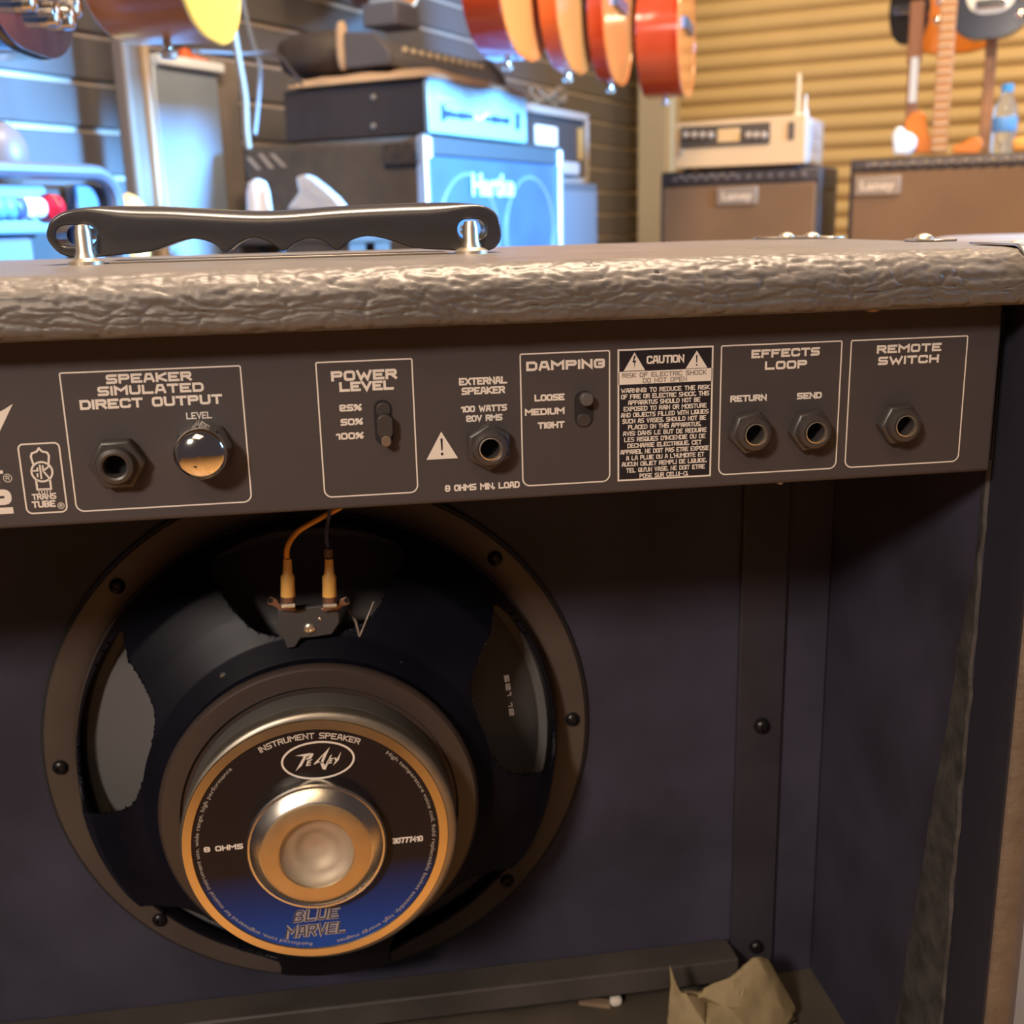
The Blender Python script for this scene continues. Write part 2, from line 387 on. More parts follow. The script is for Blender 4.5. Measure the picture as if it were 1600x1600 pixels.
# folded tan cloth with a small mixer, black bag on the head
cloth_m = mat('tan_cloth', (.55,.38,.24), .8, bump=.4, bscale=60)
zc = hz1+.003
c0 = atU(470, 137, hu0+.03); c1 = atV(785, 128, 1.13)
mb = MB(); nx, ny = 24, 16; vs = []
u_a, u_b, v_a, v_b = hu0-.01, hu1-.02, 1.14, c0[1]
for top in (1, 0):
    for i in range(nx+1):
        for j in range(ny+1):
            s_, t_ = i/nx, j/ny; u = u_a+(u_b-u_a)*s_; v = v_a+(v_b-v_a)*t_
            e = min(s_, 1-s_, t_, 1-t_)*8; e = min(1, e)
            z = zc + (.004+.020*e**.5+.006*noise.noise(V((u*14, v*14, 0))) if top else 0)
            vs.append(S(u+.01*noise.noise(V((v*9,1,0))), v, z))
N = (nx+1)*(ny+1); fs = []
for t in (0, 1):
    for i in range(nx):
        for j in range(ny):
            q = t*N+i*(ny+1)+j; f = (q, q+ny+1, q+ny+2, q+1); fs.append(f if t == 0 else f[::-1])
edge = [i*(ny+1) for i in range(nx+1)]+[nx*(ny+1)+j for j in range(1, ny+1)]+[i*(ny+1)+ny for i in range(nx-1, -1, -1)]+[j for j in range(ny-1, 0, -1)]
for i in range(len(edge)): a_, b_ = edge[i], edge[(i+1) % len(edge)]; fs.append((a_, b_, N+b_, N+a_))
mb.add(vs, fs); tag(mb.build('folded_cloth', cloth_m, smooth=True, sharp=60), 'tan folded cloth lying on the silver-fronted amp head', 'cloth')
# small combo/mixer with slanted knob face
zm = zc+.028
a_ = atV(620, 72, 1.17); b_ = atV(782, 130, 1.17)
mu0, mu1 = hu0+.0, atV(783, 135, 1.235)[0]
r = root('small_mixer', S((mu0+mu1)/2, 1.3, zm), 'small slanted mixer with a row of pale knobs on the tan cloth', 'mixer')
pf = [(1.230, 0), (1.230, .016), (1.262, .052), (1.325, .058), (1.325, 0)]
mb = MB(); mb.extrude(pf, lambda a, b, t: S(t, a, zm+b), mu0, mu1); mb.build('case', mat('mixer_grey', (.14,.13,.13), .45), r, bevel=.003)
d = V((0, .035, .044)); nrm = (-WW*.044+V((0,0,1))*.035).normalized()
for k in range(11):
    t = .18+.66*k/10; p = S(mu0+(mu1-mu0)*t, 1.247, zm+.035)
    mb = MB(); mb.lathe(p, nrm, [(.006,0),(.0065,.006),(.0045,.008),(0,.008)], 12); mb.build('knob', mat('cream_knob', (.75,.62,.42), .4), r, smooth=True)
for uu in (mu0-.004, mu1-.008):
    mb = MB(); mb.extrude([(1.222,0),(1.224,.022),(1.258,.060),(1.328,.066),(1.328,0)], lambda a, b, t: S(t, a, zm+b), uu, uu+.012); mb.build('side_cheek', mat('cheek_grey', (.10,.09,.095), .45), r, bevel=.003)
# black bag
a_ = atU(472, 135, hu0); b_ = atU(622, 60, hu0)
mb = MB(); rings = []
def blob(mb, c, r3, amp=.1, fr=3, nu=20, nv=12, m=0, sq=.7, seed=0, axu=UU, axv=WW):
    vs = []
    for j in range(nv+1):
        ph = -pi/2+pi*j/nv
        for i in range(nu):
            th = 2*pi*i/nu
            f = lambda x: math.copysign(abs(x)**sq, x)
            d = V((f(cos(ph))*f(cos(th)), f(cos(ph))*f(sin(th)), f(sin(ph))))
            k = 1+amp*noise.noise(V((d.x*fr+seed, d.y*fr, d.z*fr)))
            vs.append(V(c)+axu*d.x*r3[0]*k+axv*d.y*r3[1]*k+V((0,0,1))*d.z*r3[2]*k)
    mb.add(vs, [(j*nu+i, j*nu+(i+1)%nu, (j+1)*nu+(i+1)%nu, (j+1)*nu+i) for j in range(nv) for i in range(nu)], m)
vc = (a_[1]+b_[1])/2
blob(mb, S(hu0+.11, 1.452, zc+.072), (.085, .092, .044), .12, 3)
tag(mb.build('soft_bag', mat('bag_black', (.055,.042,.035), .7, bump=.3, bscale=60), smooth=True, sharp=60), 'black soft bag slumped on the tan cloth, left of the small mixer', 'bag')
mb = MB(); blob(mb, S(hu0+.012, 1.342, zc+.072), (.012, .010, .044), .2, 4, seed=4)  # added tan roll standing in for the highlight on the bag
tag(mb.build('bag_highlight', cloth_m, smooth=True, sharp=60), 'small tan roll added as the highlight on the black soft bag', 'cloth')
gz = zc+.117
q0 = atU(567, 50, hu0+.08); q1 = atU(619, 18, hu0+.08)
r = root('effects_box', S(hu0+.12, (q0[1]+q1[1])/2, gz), 'small grey box standing on the black soft bag', 'box')
MB().sbox(hu0+.08, hu0+.17, q1[1], q0[1], gz-.004, gz+.040).build('case', mat('grey_box', (.11,.11,.14), .5), r, bevel=.004)
MB().sbox(hu0+.09, hu0+.16, q1[1]+.01, q0[1]-.01, gz+.040, gz+.048).build('lid', mat('lid_blue', (.35,.45,.6), .4), r, bevel=.003)

# ------------------------------------------------------------------ amp with silver frame leaning by the wall
fr_m = mat('worn_frame', (.42,.40,.38), .45, .3)
a_ = atV(822, 166, 1.42); b_ = atV(919, 288, 1.42)
u0, u1, z0, z1 = a_[0]-.28, b_[0], b_[2], a_[2]-.01
zz1 = atV(870, 172, 1.42)[2]
r = root('framed_combo', S((u0+u1)/2, 1.5, z0), 'dark combo amp with worn silver frame behind the bass cabinet', 'amplifier')
MB().sbox(u0, u1, 1.43, 1.62, z0, zz1).build('cabinet', cab_dark, r, bevel=.005)
t = .018
for nm, bx in (('frame_rail', (u0, u1, zz1-t, zz1+.004)), ('frame_rail', (u0, u1, z0, z0+t)), ('frame_rail', (u0, u0+t, z0, zz1)), ('frame_rail', (u1-t, u1, z0, zz1))):
    MB().sbox(bx[0], bx[1], 1.415, 1.44, bx[2], bx[3]).build(nm, fr_m, r, bevel=.003)
c_ = atV(842, 194, 1.415); d_ = atV(876, 229, 1.415)
MB().sbox(c_[0], d_[0], 1.425, 1.431, d_[2], c_[2]).build('white_label', mat('label_white', (.85,.9,.92), .5), r, bevel=.002)
c_ = atV(868, 252, 1.415); d_ = atV(899, 274, 1.415)
MB().sbox(c_[0], d_[0], 1.40, 1.431, d_[2], c_[2]).build('control_box', mat('bright_alu', (.62,.64,.68), .35, .4), r, bevel=.003)
e_ = atV(904, 200, 1.425); g_ = atV(909, 250, 1.425)
MB().sbox(e_[0], g_[0], 1.422, 1.431, g_[2], e_[2]).build('gold_stripe', mat('gold_piping', (.55,.36,.12), .4), r)
mb = MB()
for k in range(5):
    pts = []
    for i in range(12):
        tt = i/11; x = 826+58*tt; y = 150+8*sin(tt*9+k*1.7)+6*math.sin(k*2.1); q = atV(x, y, 1.47+.02*sin(k+tt*6)); pts.append(S(q[0], q[1], max(q[2], zz1+.009)))
    mb.tube(pts, .005, 6)
tag(mb.build('cable_coil', mat('brown_cable', (.22,.14,.08), .5)), 'tangled brown cable lying on the silver-framed dark combo', 'cable')
a_ = atV(868, 292, 1.35); b_ = atV(938, 292, 1.35)
r = root('monitor_speaker', S(a_[0]+.1, 1.42, z0-.35), 'low dark grey speaker with pale badge beneath the silver-framed combo', 'speaker')
MB().sbox(a_[0]-.1, b_[0], 1.36, 1.62, z0-.36, z0-.002).build('cabinet', mat('grey_blue_cloth', (.10,.11,.13), .6), r, bevel=.006)
MB().sbox(a_[0]-.08, b_[0]-.02, 1.352, 1.36, z0-.34, z0-.025).build('grille', mat('grille_greyblue', (.16,.18,.21), .6), r, bevel=.004)
c_ = atV(868, 322, 1.35); MB().sbox(c_[0], c_[0]+.035, 1.347, 1.353, c_[2]-.05, c_[2]+.005).build('badge', mat('badge_pale', (.6,.6,.6), .4), r, bevel=.002)
bench(max(2.64, a_[0]-.1), b_[0]+.1, 1.30, 1.68, z0-.36, 'dark bench by the slat wall carrying the low speaker')

# ------------------------------------------------------------------ left amplifier with tubular blue frame
vl = .95
A = atV(-60, 262, vl); B = atV(176, 262, vl)
lz = atV(100, 268, vl)[2]; u0 = A[0]; u1 = B[0]; lz0 = lz-.36
r = root('stage_amp', S((u0+u1)/2, 1.1, lz0), 'blue-lit amp in a rounded tubular frame at the left edge', 'amplifier')
MB().sbox(u0, u1-.01, vl+.03, vl+.28, lz0, lz-.012).build('cabinet', cab_dark, r, bevel=.006)
bl_m = mat('blue_grey_frame', (.17,.21,.28), .35, .4)
mb = MB(); ft = .018
pts = [S(u0, vl, lz0), S(u0, vl, lz-.02), S(u0+.02, vl, lz)] + [S(u1-.03+.03*sin(a*pi/12), vl, lz-.03+.03*cos(a*pi/12)) for a in range(0, 7)] + [S(u1, vl, lz0)]
mb.tube(pts, .0085, 10); mb.build('tube_frame', bl_m, r, smooth=True)
c_ = atV(-50, 288, vl+.02); d_ = atV(74, 366, vl+.02)
MB().sbox(c_[0], d_[0], vl+.012, vl+.03, d_[2], c_[2]).build('control_panel', mat('pale_blue_panel', (.26,.38,.48), .4, .2), r, bevel=.004)
c_ = atV(108, 287, vl+.02); d_ = atV(166, 330, vl+.02)
MB().sbox(c_[0], d_[0], vl+.012, vl+.03, lz0+.01, c_[2]).build('side_panel', mat('mid_blue_panel', (.13,.19,.30), .4, .2), r, bevel=.004)
c_ = atV(0, 366, vl+.02); MB().sbox(c_[0]-.2, atV(60, 366, vl)[0], vl+.008, vl+.03, lz0+.01, c_[2]-.004).build('lower_panel', mat('mid_blue_panel', (.25,.35,.52)), r, bevel=.004)
for x, cc in ((8, (.1,.3,.5)), (22, (.05,.08,.2)), (38, (.7,.75,.8)), (52, (.6,.6,.65)), (-10, (.1,.1,.2))):
    q = atV(x, 325, vl+.01); mb = MB(); mb.lathe(S(q[0], vl+.012, q[2]), -WW, [(.011,0),(.010,.012),(.007,.014),(0,.014)], 14); mb.build('knob', mat('knob%.2f' % cc[0], cc, .4), r, smooth=True)
q = atV(77, 325, vl+.01); mb = MB(); mb.lathe(S(q[0], vl+.012, q[2]), -WW, [(.015,0),(.013,.012),(0,.018)], 14); mb.build('jewel_light', mat('red_jewel', (.55,.01,.02), .2), r, smooth=True)
bench(u0-.05, u1+.06, .9, 1.26, lz0, 'dark bench under the blue framed amp')
# small round speaker knob behind the left amp
q = atV(2, 245, vl+.12); mb = MB(); blob(mb, S(q[0], vl+.12, lz+.022), (.03,.03,.036), 0, sq=1)
tag(mb.build('round_lamp', mat('brown_ball', (.22,.16,.14), .4), smooth=True), 'small brown rounded knob on top of the blue framed amp', 'ornament')
q = atV(200, 312, vl+.35); r = root('flower_pot', S(q[0], vl+.35, q[2]-.10), 'little orange-yellow pot peeking over beside the blue framed amp', 'pot')
mb = MB(); mb.lathe(S(q[0], vl+.35, q[2]-.10), V((0,0,1)), [(0,0),(.022,0),(.030,.075),(.024,.09),(.012,.105),(0,.11)], 20); mb.build('body', mat('orange_glaze', (.75,.42,.12), .4), r, smooth=True)
bench(q[0]-.05, q[0]+.05, vl+.30, vl+.40, q[2]-.10, 'narrow stool under the orange-yellow pot')

# ------------------------------------------------------------------ tall pale metal sheet, kind unknown, by the slat wall
vc = 1.635
A = atV(238, 100, vc); B = atV(338, 100, vc); zt2 = atV(290, 98, vc)[2]
r = root('steel_sheet', S((A[0]+B[0])/2, vc+.08, floor_z), 'tall pale steel locker with bright top edge in front of the slat wall', 'sheet')
MB().sbox(A[0], B[0], vc, vc+.055, floor_z, zt2-.012).build('body', mat('tall_front', (.30,.36,.44), .42, .35, var=.12, vscale=3), r, bevel=.004)
MB().sbox(A[0]+.01, B[0]+.012, vc-.012, vc+.06, zt2-.012, zt2+.008).build('top_cap', mat('white_cap', (.80,.85,.9), .35), r, bevel=.004)
C_ = atV(378, 200, vc+.012)
MB().sbox(B[0]+.004, C_[0], vc+.012, vc+.06, floor_z, zt2+.02).build('side_box', mat('side_tan', (.21,.17,.14), .6, var=.25, vscale=5), r, bevel=.004)
D_ = atV(206, 200, vc-.05); E_ = atV(240, 200, vc-.05)
r = root('pole', S(D_[0], vc-.03, floor_z), 'slim dark tan upright post left of the tall pale locker', 'post')
MB().sbox(D_[0], E_[0]-.012, vc-.05, vc-.015, floor_z, 1.2).build('upright', mat('post_tan', (.16,.12,.085), .5), r, bevel=.008)
MB().sbox(E_[0]-.014, E_[0], vc-.06, vc-.03, floor_z, 1.2).build('edge_strip', mat('post_edge', (.40,.30,.20), .5), r, bevel=.004)
q = atV(288, 79, vc+.03); mb = MB(); mb.lathe(S(q[0], vc+.03, zt2+.008), V((0,0,1)), [(0,0),(.012,0),(.012,.022),(0,.026)], 12)
mb.tube([S(q[0]+.01, vc+.03, zt2+.02), S(q[0]+.05, vc+.03, zt2+.014), S(q[0]+.10, vc+.03, zt2+.013)], .006, 8)
tag(mb.build('plug', mat('red_plug', (.85,.16,.05), .35), smooth=True), 'small red plug lying on top of the tall pale locker', 'plug')

# hanging cables
def cable(name, pts, rr, m, label, v):
    P3 = [S(*atV(x, y, v)) for x, y in pts]
    mb = MB(); mb.tube(catmull(P3, 8), rr, 8); return tag(mb.build(name, m, smooth=True), label, 'cable')
pale = mat('pale_cable', (.22,.19,.15), .5); 
cable('hanging_cable', [(352,-40),(362,30),(372,90),(382,150),(385,205),(388,232)], .006, pale, 'thick pale cable hanging down right of the tall locker', 1.25)
cable('thin_cable', [(372,-30),(388,40),(398,75),(406,105),(404,150),(398,210)], .004, mat('bluegrey_cable', (.20,.23,.26), .4), 'thin blue-grey cable hanging left of the black soft bag', 1.35)
cable('black_cable', [(300,80),(340,82),(380,84),(430,84),(455,110),(472,132)], .003, mat('dark_cable', (.12,.10,.10), .5), 'dark cord draped from the tall locker to the tan cloth', 1.32)
# pale things just behind the handle
q = atU(405, 322, 1.72)
zw = q[2]-.03
r = root('white_cup', S(1.72, q[1], zw), 'white rounded plastic cup standing in front of the bass cabinet', 'cup')
mb = MB(); mb.lathe(S(1.72, q[1], zw), V((0,0,1)), [(0,0),(.024,0),(.023,.02),(.021,.055),(.016,.072),(.006,.078),(0,.079)], 24); mb.build('body', mat('white_plastic', (.68,.64,.62), .35), r, smooth=True)
q2 = atU(498, 322, 1.72)
mb = MB()
fin = [(448,330),(455,318),(468,300),(463,276),(478,272),(490,278),(508,292),(528,310),(545,332)]
poly = [(atU(x, y, 1.72)[1], atU(x, y, 1.72)[2]) for x, y in fin]
mb.extrude(poly, lambda a, b, t: S(t, a, b), 1.715, 1.735)
bm_ = mb.build('plastic_wrap', mat('clear_wrap', (.55,.55,.58), .25, .2, bump=1., bscale=40), bevel=.006, seg=3); tag(bm_, 'shiny silver-grey fin of plastic wrap before the bass cabinet', 'packaging')
zlow = min(b for a, b in poly)
bench(1.66, 1.80, poly[-1][0]-.04, q[1]+.06, min(zw, zlow), 'small stool carrying the white cup and plastic wrap')
bpy.data.objects['white_cup'].location.z = min(zw, zlow)
ORG[r] = V(r.location)

# ------------------------------------------------------------------ receiver and two brown-grille combos
UL = 3.3
brown_cloth = mat('brown_grille_cloth', (.200,.112,.050), .75, bump=.3, bscale=250, var=.1, vscale=5)
strip_m = mat('dark_control_strip', (.065,.052,.048), .45)
def combo(px0, px1, ytop, ystrip, px_side, ul, label, badge, rims, group=None, depth=.24):
    a = atU(px0, ytop, ul); b = atU(px1, ytop, ul); zt = (a[2]+b[2])/2; zb = zt-.42
    zs = atU(px0, ystrip, ul)[2]; vL, vR = a[1], b[1]
    r = root('combo_amp', S(ul+.12, (vL+vR)/2, zb), label, 'amplifier')
    MB().sbox(ul+.012, ul+depth, vR, vL, zb, zt).build('cabinet', mat('combo_tolex', (.040,.036,.045), .5, bump=.3, bscale=300), r, bevel=.008)
    MB().sbox(ul, ul+.02, vR+.015, vL-.012, zb+.02, zs-.004).build('grille', brown_cloth, r, bevel=.004)
    mb = MB(); mb.sbox(ul+.004, ul+.016, vR+.008, vL-.008, zs, zt-.006); mb.build('control_panel', strip_m, r, bevel=.003)
    n = 13
    for k in range(n):
        v_ = vL-.05-(vL-vR-.10)*k/(n-1)
        mb = MB(); mb.lathe(S(ul+.004, v_, (zs+zt)/2-.002), -UU, [(.0085,0),(.0075,.010),(0,.011)], 12); mb.build('knob', mat('panel_knob', (.16,.13,.11), .35), r, smooth=True)
    mb = MB()
    for k in range(rims): 
        v_ = vL-.05-(vL-vR-.10)*(k+.5)/(n-1); mb.sbox(ul+.001, ul+.005, v_-.006, v_+.006, zt-.016, zt-.011)
    mb.build('panel_print', mat('strip_print', (.5,.42,.34), .5), r)
    ba, bb = atU(badge[0], badge[1], ul-.006), atU(badge[2], badge[3], ul-.006)
    MB().sbox(ul-.006, ul+.002, bb[1], ba[1], bb[2], ba[2]).build('badge_plate', mat('badge_plate', (.36,.28,.20), .4, .3), r, bevel=.003)
    mb = MB(); 
    font_mesh(mb, 'Laney', 1., lambda x, y, wd: S(ul-.0075, ba[1]-(ba[1]-bb[1])*(.12+.76*x/wd), bb[2]+(ba[2]-bb[2])*(.30+y*.62)), .03)
    mb.build('badge_lettering', mat('badge_ivory', (.75,.62,.45), .5), r)
    return r, zt, vL, vR, zb
rA, ztA, vLA, vRA, zbA = combo(1030, 1284, 264, 291, 1302, UL, 'brown-grille combo amp beneath the cream receiver', (1120,293,1183,319), 6)
rB, ztB, vLB, vRB, zbB = combo(1328, 1640, 243, 268, 0, UL, 'wide brown-grille combo amp on the right with the water bottle on top', (1336,276,1406,304), 12)
MB().sbox(UL+.05, UL+.20, vRA-.004, vRA-.0005, ztA-.06, ztA-.03).build('side_handle', cab_dark, rA)
bench(UL-.06, UL+.42, vRB-.1, vLA+.1, zbA if abs(zbA-zbB) < .002 else min(zbA, zbB), 'long dark bench under the two brown-grille combos')
if zbA != zbB:
    hi, z_ = (rA, zbA) if zbA > zbB else (rB, zbB)
    v0_, v1_ = (vRA, vLA) if hi is rA else (vRB, vLB)
    for vv in (v0_+.03, v1_-.07): MB().sbox(UL+.02, UL+.06, vv, vv+.04, min(zbA, zbB), z_).build('foot', cab_dark, hi)
    for vv in (v0_+.03, v1_-.07): MB().sbox(UL+.17, UL+.21, vv, vv+.04, min(zbA, zbB), z_).build('foot', cab_dark, hi)
# cream receiver
ur = UL-.02
a = atU(1054, 190, ur); b = atU(1259, 181, ur); zr0 = ztA+.008; zr1 = (a[2]+b[2])/2
cream = mat('cream_enamel', (.76,.54,.29), .4)
r = root('receiver', S(ur+.1, (a[1]+b[1])/2, ztA), 'cream metal receiver with dark display strip on the left brown-grille combo', 'receiver')
MB().sbox(ur, ur+.008, b[1], a[1], zr0, zr1).build('front_panel', cream, r, bevel=.002)
MB().sbox(ur+.009, ur+.26, b[1]+.002, a[1]-.002, zr0, zr1-.002).build('case', mat('pale_case', (.62,.58,.52), .4), r, bevel=.003)
for vv in (b[1]+.03, a[1]-.03):
    for uu in (ur+.04, ur+.2): 
        mb = MB(); mb.lathe(S(uu, vv, ztA), V((0,0,1)), [(0,0),(.012,0),(.012,.0085),(0,.0085)], 12); mb.build('foot', cab_dark, r)
def fr_box(x0, y0, x1, y1, name, m, d0=-.003, d1=.001, bev=.001):
    p, q = atU(x0, y0, ur), atU(x1, y1, ur); return MB().sbox(ur+d0, ur+d1, q[1], p[1], q[2], p[2]).build(name, m, r, bevel=bev)
fr_box(1064, 199, 1203, 225, 'display_strip', mat('display_dark', (.10,.075,.05), .4))
fr_box(1122, 202, 1156, 221, 'dial_window', mat('dial_amber', (.75,.50,.22), .5), -.005, -.002)
for x in (1072, 1085, 1098, 1111, 1170, 1182, 1194):
    p = atU(x, 211, ur); mb = MB(); mb.lathe(S(ur-.003, p[1], p[2]), -UU, [(.0095,0),(.008,.008),(0,.009)], 14); mb.build('knob', mat('knob_cream', (.55,.45,.34), .35), r, smooth=True)
fr_box(1232, 191, 1241, 218, 'switch_block', mat('switch_dark', (.12,.09,.06), .5))
p = atU(1064, 238, ur); mb = MB(); mb.lathe(S(ur, p[1], p[2]), -UU, [(.008,0),(.007,.004),(0,.004)], 12); mb.build('power_button', mat('button_grey', (.45,.36,.25), .4), r, smooth=True)
# blue-white spec sticker on the receiver's right side
stk = mat('sticker_white', (.62,.66,.80), .5)
MB().sbox(ur+.03, ur+.24, b[1]+.0005, b[1]+.0015, zr0+.01, zr1-.008).build('side_sticker', stk, r)
mb = MB()
for k in range(6): mb.sbox(ur+.06, ur+.13+.04*((k*7)%3), b[1]-.0004, b[1]+.0004, zr1-.03-k*.012, zr1-.026-k*.012)
mb.build('sticker_print', mat('sticker_ink', (.35,.38,.48), .5), r)
# router with two aerials
q = atU(1092, 176, ur+.12)
for (x, y0, y1, wd, nm, mm, lb, uo) in ((1246, 182, 113, .010, 'aerial', mat('cream_aerial', (.72,.60,.42), .5), 'cream upright aerial standing on the receiver', .12),
                                 (1258, 182, 146, .006, 'glass_tube', mat('pale_tube', (.75,.75,.72), .3), 'short dark-stemmed aerial with white tip on the receiver corner', .04)):
    b0 = atU(x, y0, ur+uo); t0 = atU(x, y1, ur+uo); mb = MB()
    mb.lathe(S(ur+uo, b0[1], zr1-.002), V((0,0,1)), [(0,0),(wd*1.6,0),(wd*1.5,.012),(wd*.8,.02),(wd*.7,t0[2]-zr1-.01),(wd*.4,t0[2]-zr1),(0,t0[2]-zr1)], 14)
    tag(mb.build(nm, mm, smooth=True), lb, 'aerial')

# ------------------------------------------------------------------ guitars
def outline(n=6):
    half = [(0,0),(.06,.003),(.12,.022),(.170,.065),(.192,.120),(.188,.175),(.160,.230),(.133,.275),(.127,.310),(.138,.355),(.146,.395),(.140,.435),(.110,.470),(.055,.488),(0,.490)]
    h = [(p.x, p.y) for p in catmull([(a, b, 0) for a, b in half], n)]
    return h + [(-a, b) for a, b in h[-2:0:-1]]
def e_outline(n=6):
    half = [(.0,0),(.07,.004),(.13,.03),(.160,.08),(.158,.13),(.130,.185),(.118,.22),(.130,.27),(.148,.32),(.140,.365),(.105,.385),(.085,.36),(.075,.32),(.04,.30),(0,.30)]
    h = [(p.x, p.y) for p in catmull([(a, b, 0) for a, b in half], n)]
    return h + [(-a, b) for a, b in h[-2:0:-1]]
def guitar(name, base, ax, dp, label, mats, ol, depth, scale=1., group=None, cat='guitar', acoustic=True, tilt=0., chromey=True, guard=None, up=True):
    """base = lowest point of the body on its back plane, ax = across, dp = towards the face"""
    ax = V(ax).normalized(); dp = V(dp).normalized(); zz = (V((0,0,1))*cos(tilt)+ax*sin(tilt)).normalized(); ax = dp.cross(zz) if dp.cross(zz).dot(ax) > 0 else zz.cross(dp)
    if not up: zz = -zz
    base = V(base); f = lambda a, b, t: base+ax*a*scale+zz*b*scale+dp*t
    body_m, face_m_, bind_m, neck_m = mats
    r = root(name, base, label, cat, group)
    mb = MB(); mb.extrude(ol, f, 0, depth); mb.build('body', body_m, r, bevel=.006 if not acoustic else .002)
    inner = [(a*.985, .2+(b-.2)*.985) for a, b in ol]
    mb = MB(); mb.extrude(inner, f, depth, depth+.0015); mb.build('soundboard' if acoustic else 'top', face_m_, r)
    if acoustic:
        mb = MB(); ribbon_pts = [(a, b) for a, b in ol]
        mb.tube([f(a, b, depth) for a, b in ol]+[f(*ol[0], depth)], .003, 6); mb.build('binding', bind_m, r, smooth=True)
        mb = MB(); mb.lathe(f(0, .30, depth+.0016), dp, [(0,0),(.05,0),(.05,.0006),(0,.0006)], 24); mb.build('soundhole', holeblack, r)
        mb = MB(); mb.hexa([f(-.08,.15,depth), f(.08,.15,depth), f(.08,.175,depth), f(-.08,.175,depth), f(-.075,.15,depth+.01), f(.075,.15,depth+.01), f(.075,.175,depth+.01), f(-.075,.175,depth+.01)]); mb.build('bridge', plastic, r)
        mb = MB(); mb.lathe(f(0, -.001, depth*.5), -zz, [(.005,-.002),(.005,.008),(.010,.012),(.008,.018),(0,.019)], 12); mb.build('end_pin', solder, r, smooth=True)
        nb, nl = .48, .40
    else:
        for yy in (.15, .22, .28) if guard is None else (.16, .25):
            mb = MB(); mb.hexa([f(-.042,yy,depth), f(.042,yy,depth), f(.042,yy+.022,depth), f(-.042,yy+.022,depth), f(-.04,yy+.002,depth+.008), f(.04,yy+.002,depth+.008), f(.04,yy+.02,depth+.008), f(-.04,yy+.02,depth+.008)])
            mb.build('pickup', chrome if chromey else plastic, r, bevel=.002)
        mb = MB(); mb.hexa([f(-.045,.085,depth), f(.045,.085,depth), f(.045,.115,depth), f(-.045,.115,depth), f(-.043,.087,depth+.012), f(.043,.087,depth+.012), f(.043,.113,depth+.012), f(-.043,.113,depth+.012)]); mb.build('bridge', chrome, r, bevel=.002)
        for k, (a, b) in enumerate(((.09,.11),(.115,.08),(.085,.06),(.12,.125),(.03,.055),(-.05,.06))[:6 if depth == .04 and scale < .7 else 4]):
            mb = MB(); mb.lathe(f(a, b, depth), dp, [(.011,0),(.010,.014),(.007,.016),(0,.016)], 14); mb.build('knob', chrome if chromey else plastic, r, smooth=True)
        if guard:
            mb = MB(); mb.extrude([(a*.62, .19+(b-.19)*.62) for a, b in ol], f, depth+.0015, depth+.004); mb.build('pickguard', guard, r)
        nb, nl = .30, .44
    mb = MB(); w0, w1 = .028, .022
    mb.hexa([f(-w0,nb-.12,depth), f(w0,nb-.12,depth), f(w0,nb-.12,depth+.008), f(-w0,nb-.12,depth+.008), f(-w1,nb+nl,depth-.004), f(w1,nb+nl,depth-.004), f(w1,nb+nl,depth+.008), f(-w1,nb+nl,depth+.008)])
    nk = mb.build('neck', neck_m, r, bevel=.002)
    mb = MB()
    for k in range(18):
        b = nb+nl-(nl+.10)*(1-2**(-(k+1)/12))*1.45
        if b < nb-.1: break
        mb.hexa([f(-.024,b,depth+.008), f(.024,b,depth+.008), f(.024,b+.002,depth+.008), f(-.024,b+.002,depth+.008), f(-.024,b,depth+.010), f(.024,b,depth+.010), f(.024,b+.002,depth+.010), f(-.024,b+.002,depth+.010)])
    mb.build('fret', solder, nk, kind='stuff')
    mb = MB(); mb.extrude([(-.024,nb+nl),(.024,nb+nl),(.036,nb+nl+.04),(.034,nb+nl+.17),(-.034,nb+nl+.17),(-.036,nb+nl+.04)], f, depth-.012, depth+.003); mb.build('headstock', body_m, r, bevel=.002)
    return r
OL, EOL = outline(), e_outline()
redside = mat('cherry_side', (.44,.042,.010), .16, coat=.6, var=.12, vscale=6)
redside2 = mat('mahogany_side', (.60,.12,.025), .18, coat=.6, var=.15, vscale=6)
redtop = mat('red_orange_top', (.55,.09,.014), .16, coat=.6, var=.08, vscale=6)
ambtop = mat('amber_top', (.42,.09,.015), .2, coat=.5, var=.08, vscale=6)
bindm = mat('cream_binding', (.75,.62,.42), .4); neckm = mat('neck_wood', (.35,.16,.06), .35)
grp = None
# row on the slat wall: rims towards the camera, faces towards the room
def hung(px, py, v, yawdeg, label, ms, sc=1., depth=.10, name='acoustic_guitar', **k):
    q = atV(px, py, v); a_ = radians(yawdeg)
    dp = (-WW*cos(a_) - UU*sin(a_)).normalized(); ax = (UU*cos(a_) - WW*sin(a_)).normalized()
    return guitar(name, S(*q), ax, dp, label, ms, OL, depth, sc, **k)
ga = radians(-12); gdp = (-WW*cos(ga)-UU*sin(ga)).normalized(); gax = (UU*cos(ga)-WW*sin(ga)).normalized()
g0 = S(*atV(765, 94, .98))
for ds, dt, dep, lab, ms in ((0, 0, .066, 'glossy cherry-red acoustic guitar, nearest of the hanging red row', (redside, redtop, redtop, neckm)),
    (.079, .225, .033, 'slim amber-faced red guitar hanging second from the cherry-red one', (redside2, ambtop, ambtop, neckm)),
    (.124, .457, .033, 'slim orange-faced guitar hanging third in the red row', (redside, ambtop, redtop, neckm)),
    (.169, .80, .095, 'deep red glossy acoustic guitar hanging last beside the grey corner post', (redside, redtop, redside2, neckm))):
    guitar('acoustic_guitar', g0+gdp*ds+gax*dt, gax, gdp, lab, ms, OL, dep, .95)
hung(566, 14, 1.60, -10, 'brown acoustic guitar with cream edge hanging above the grey box', (neckm, ambtop, bindm, neckm), .9, .09)
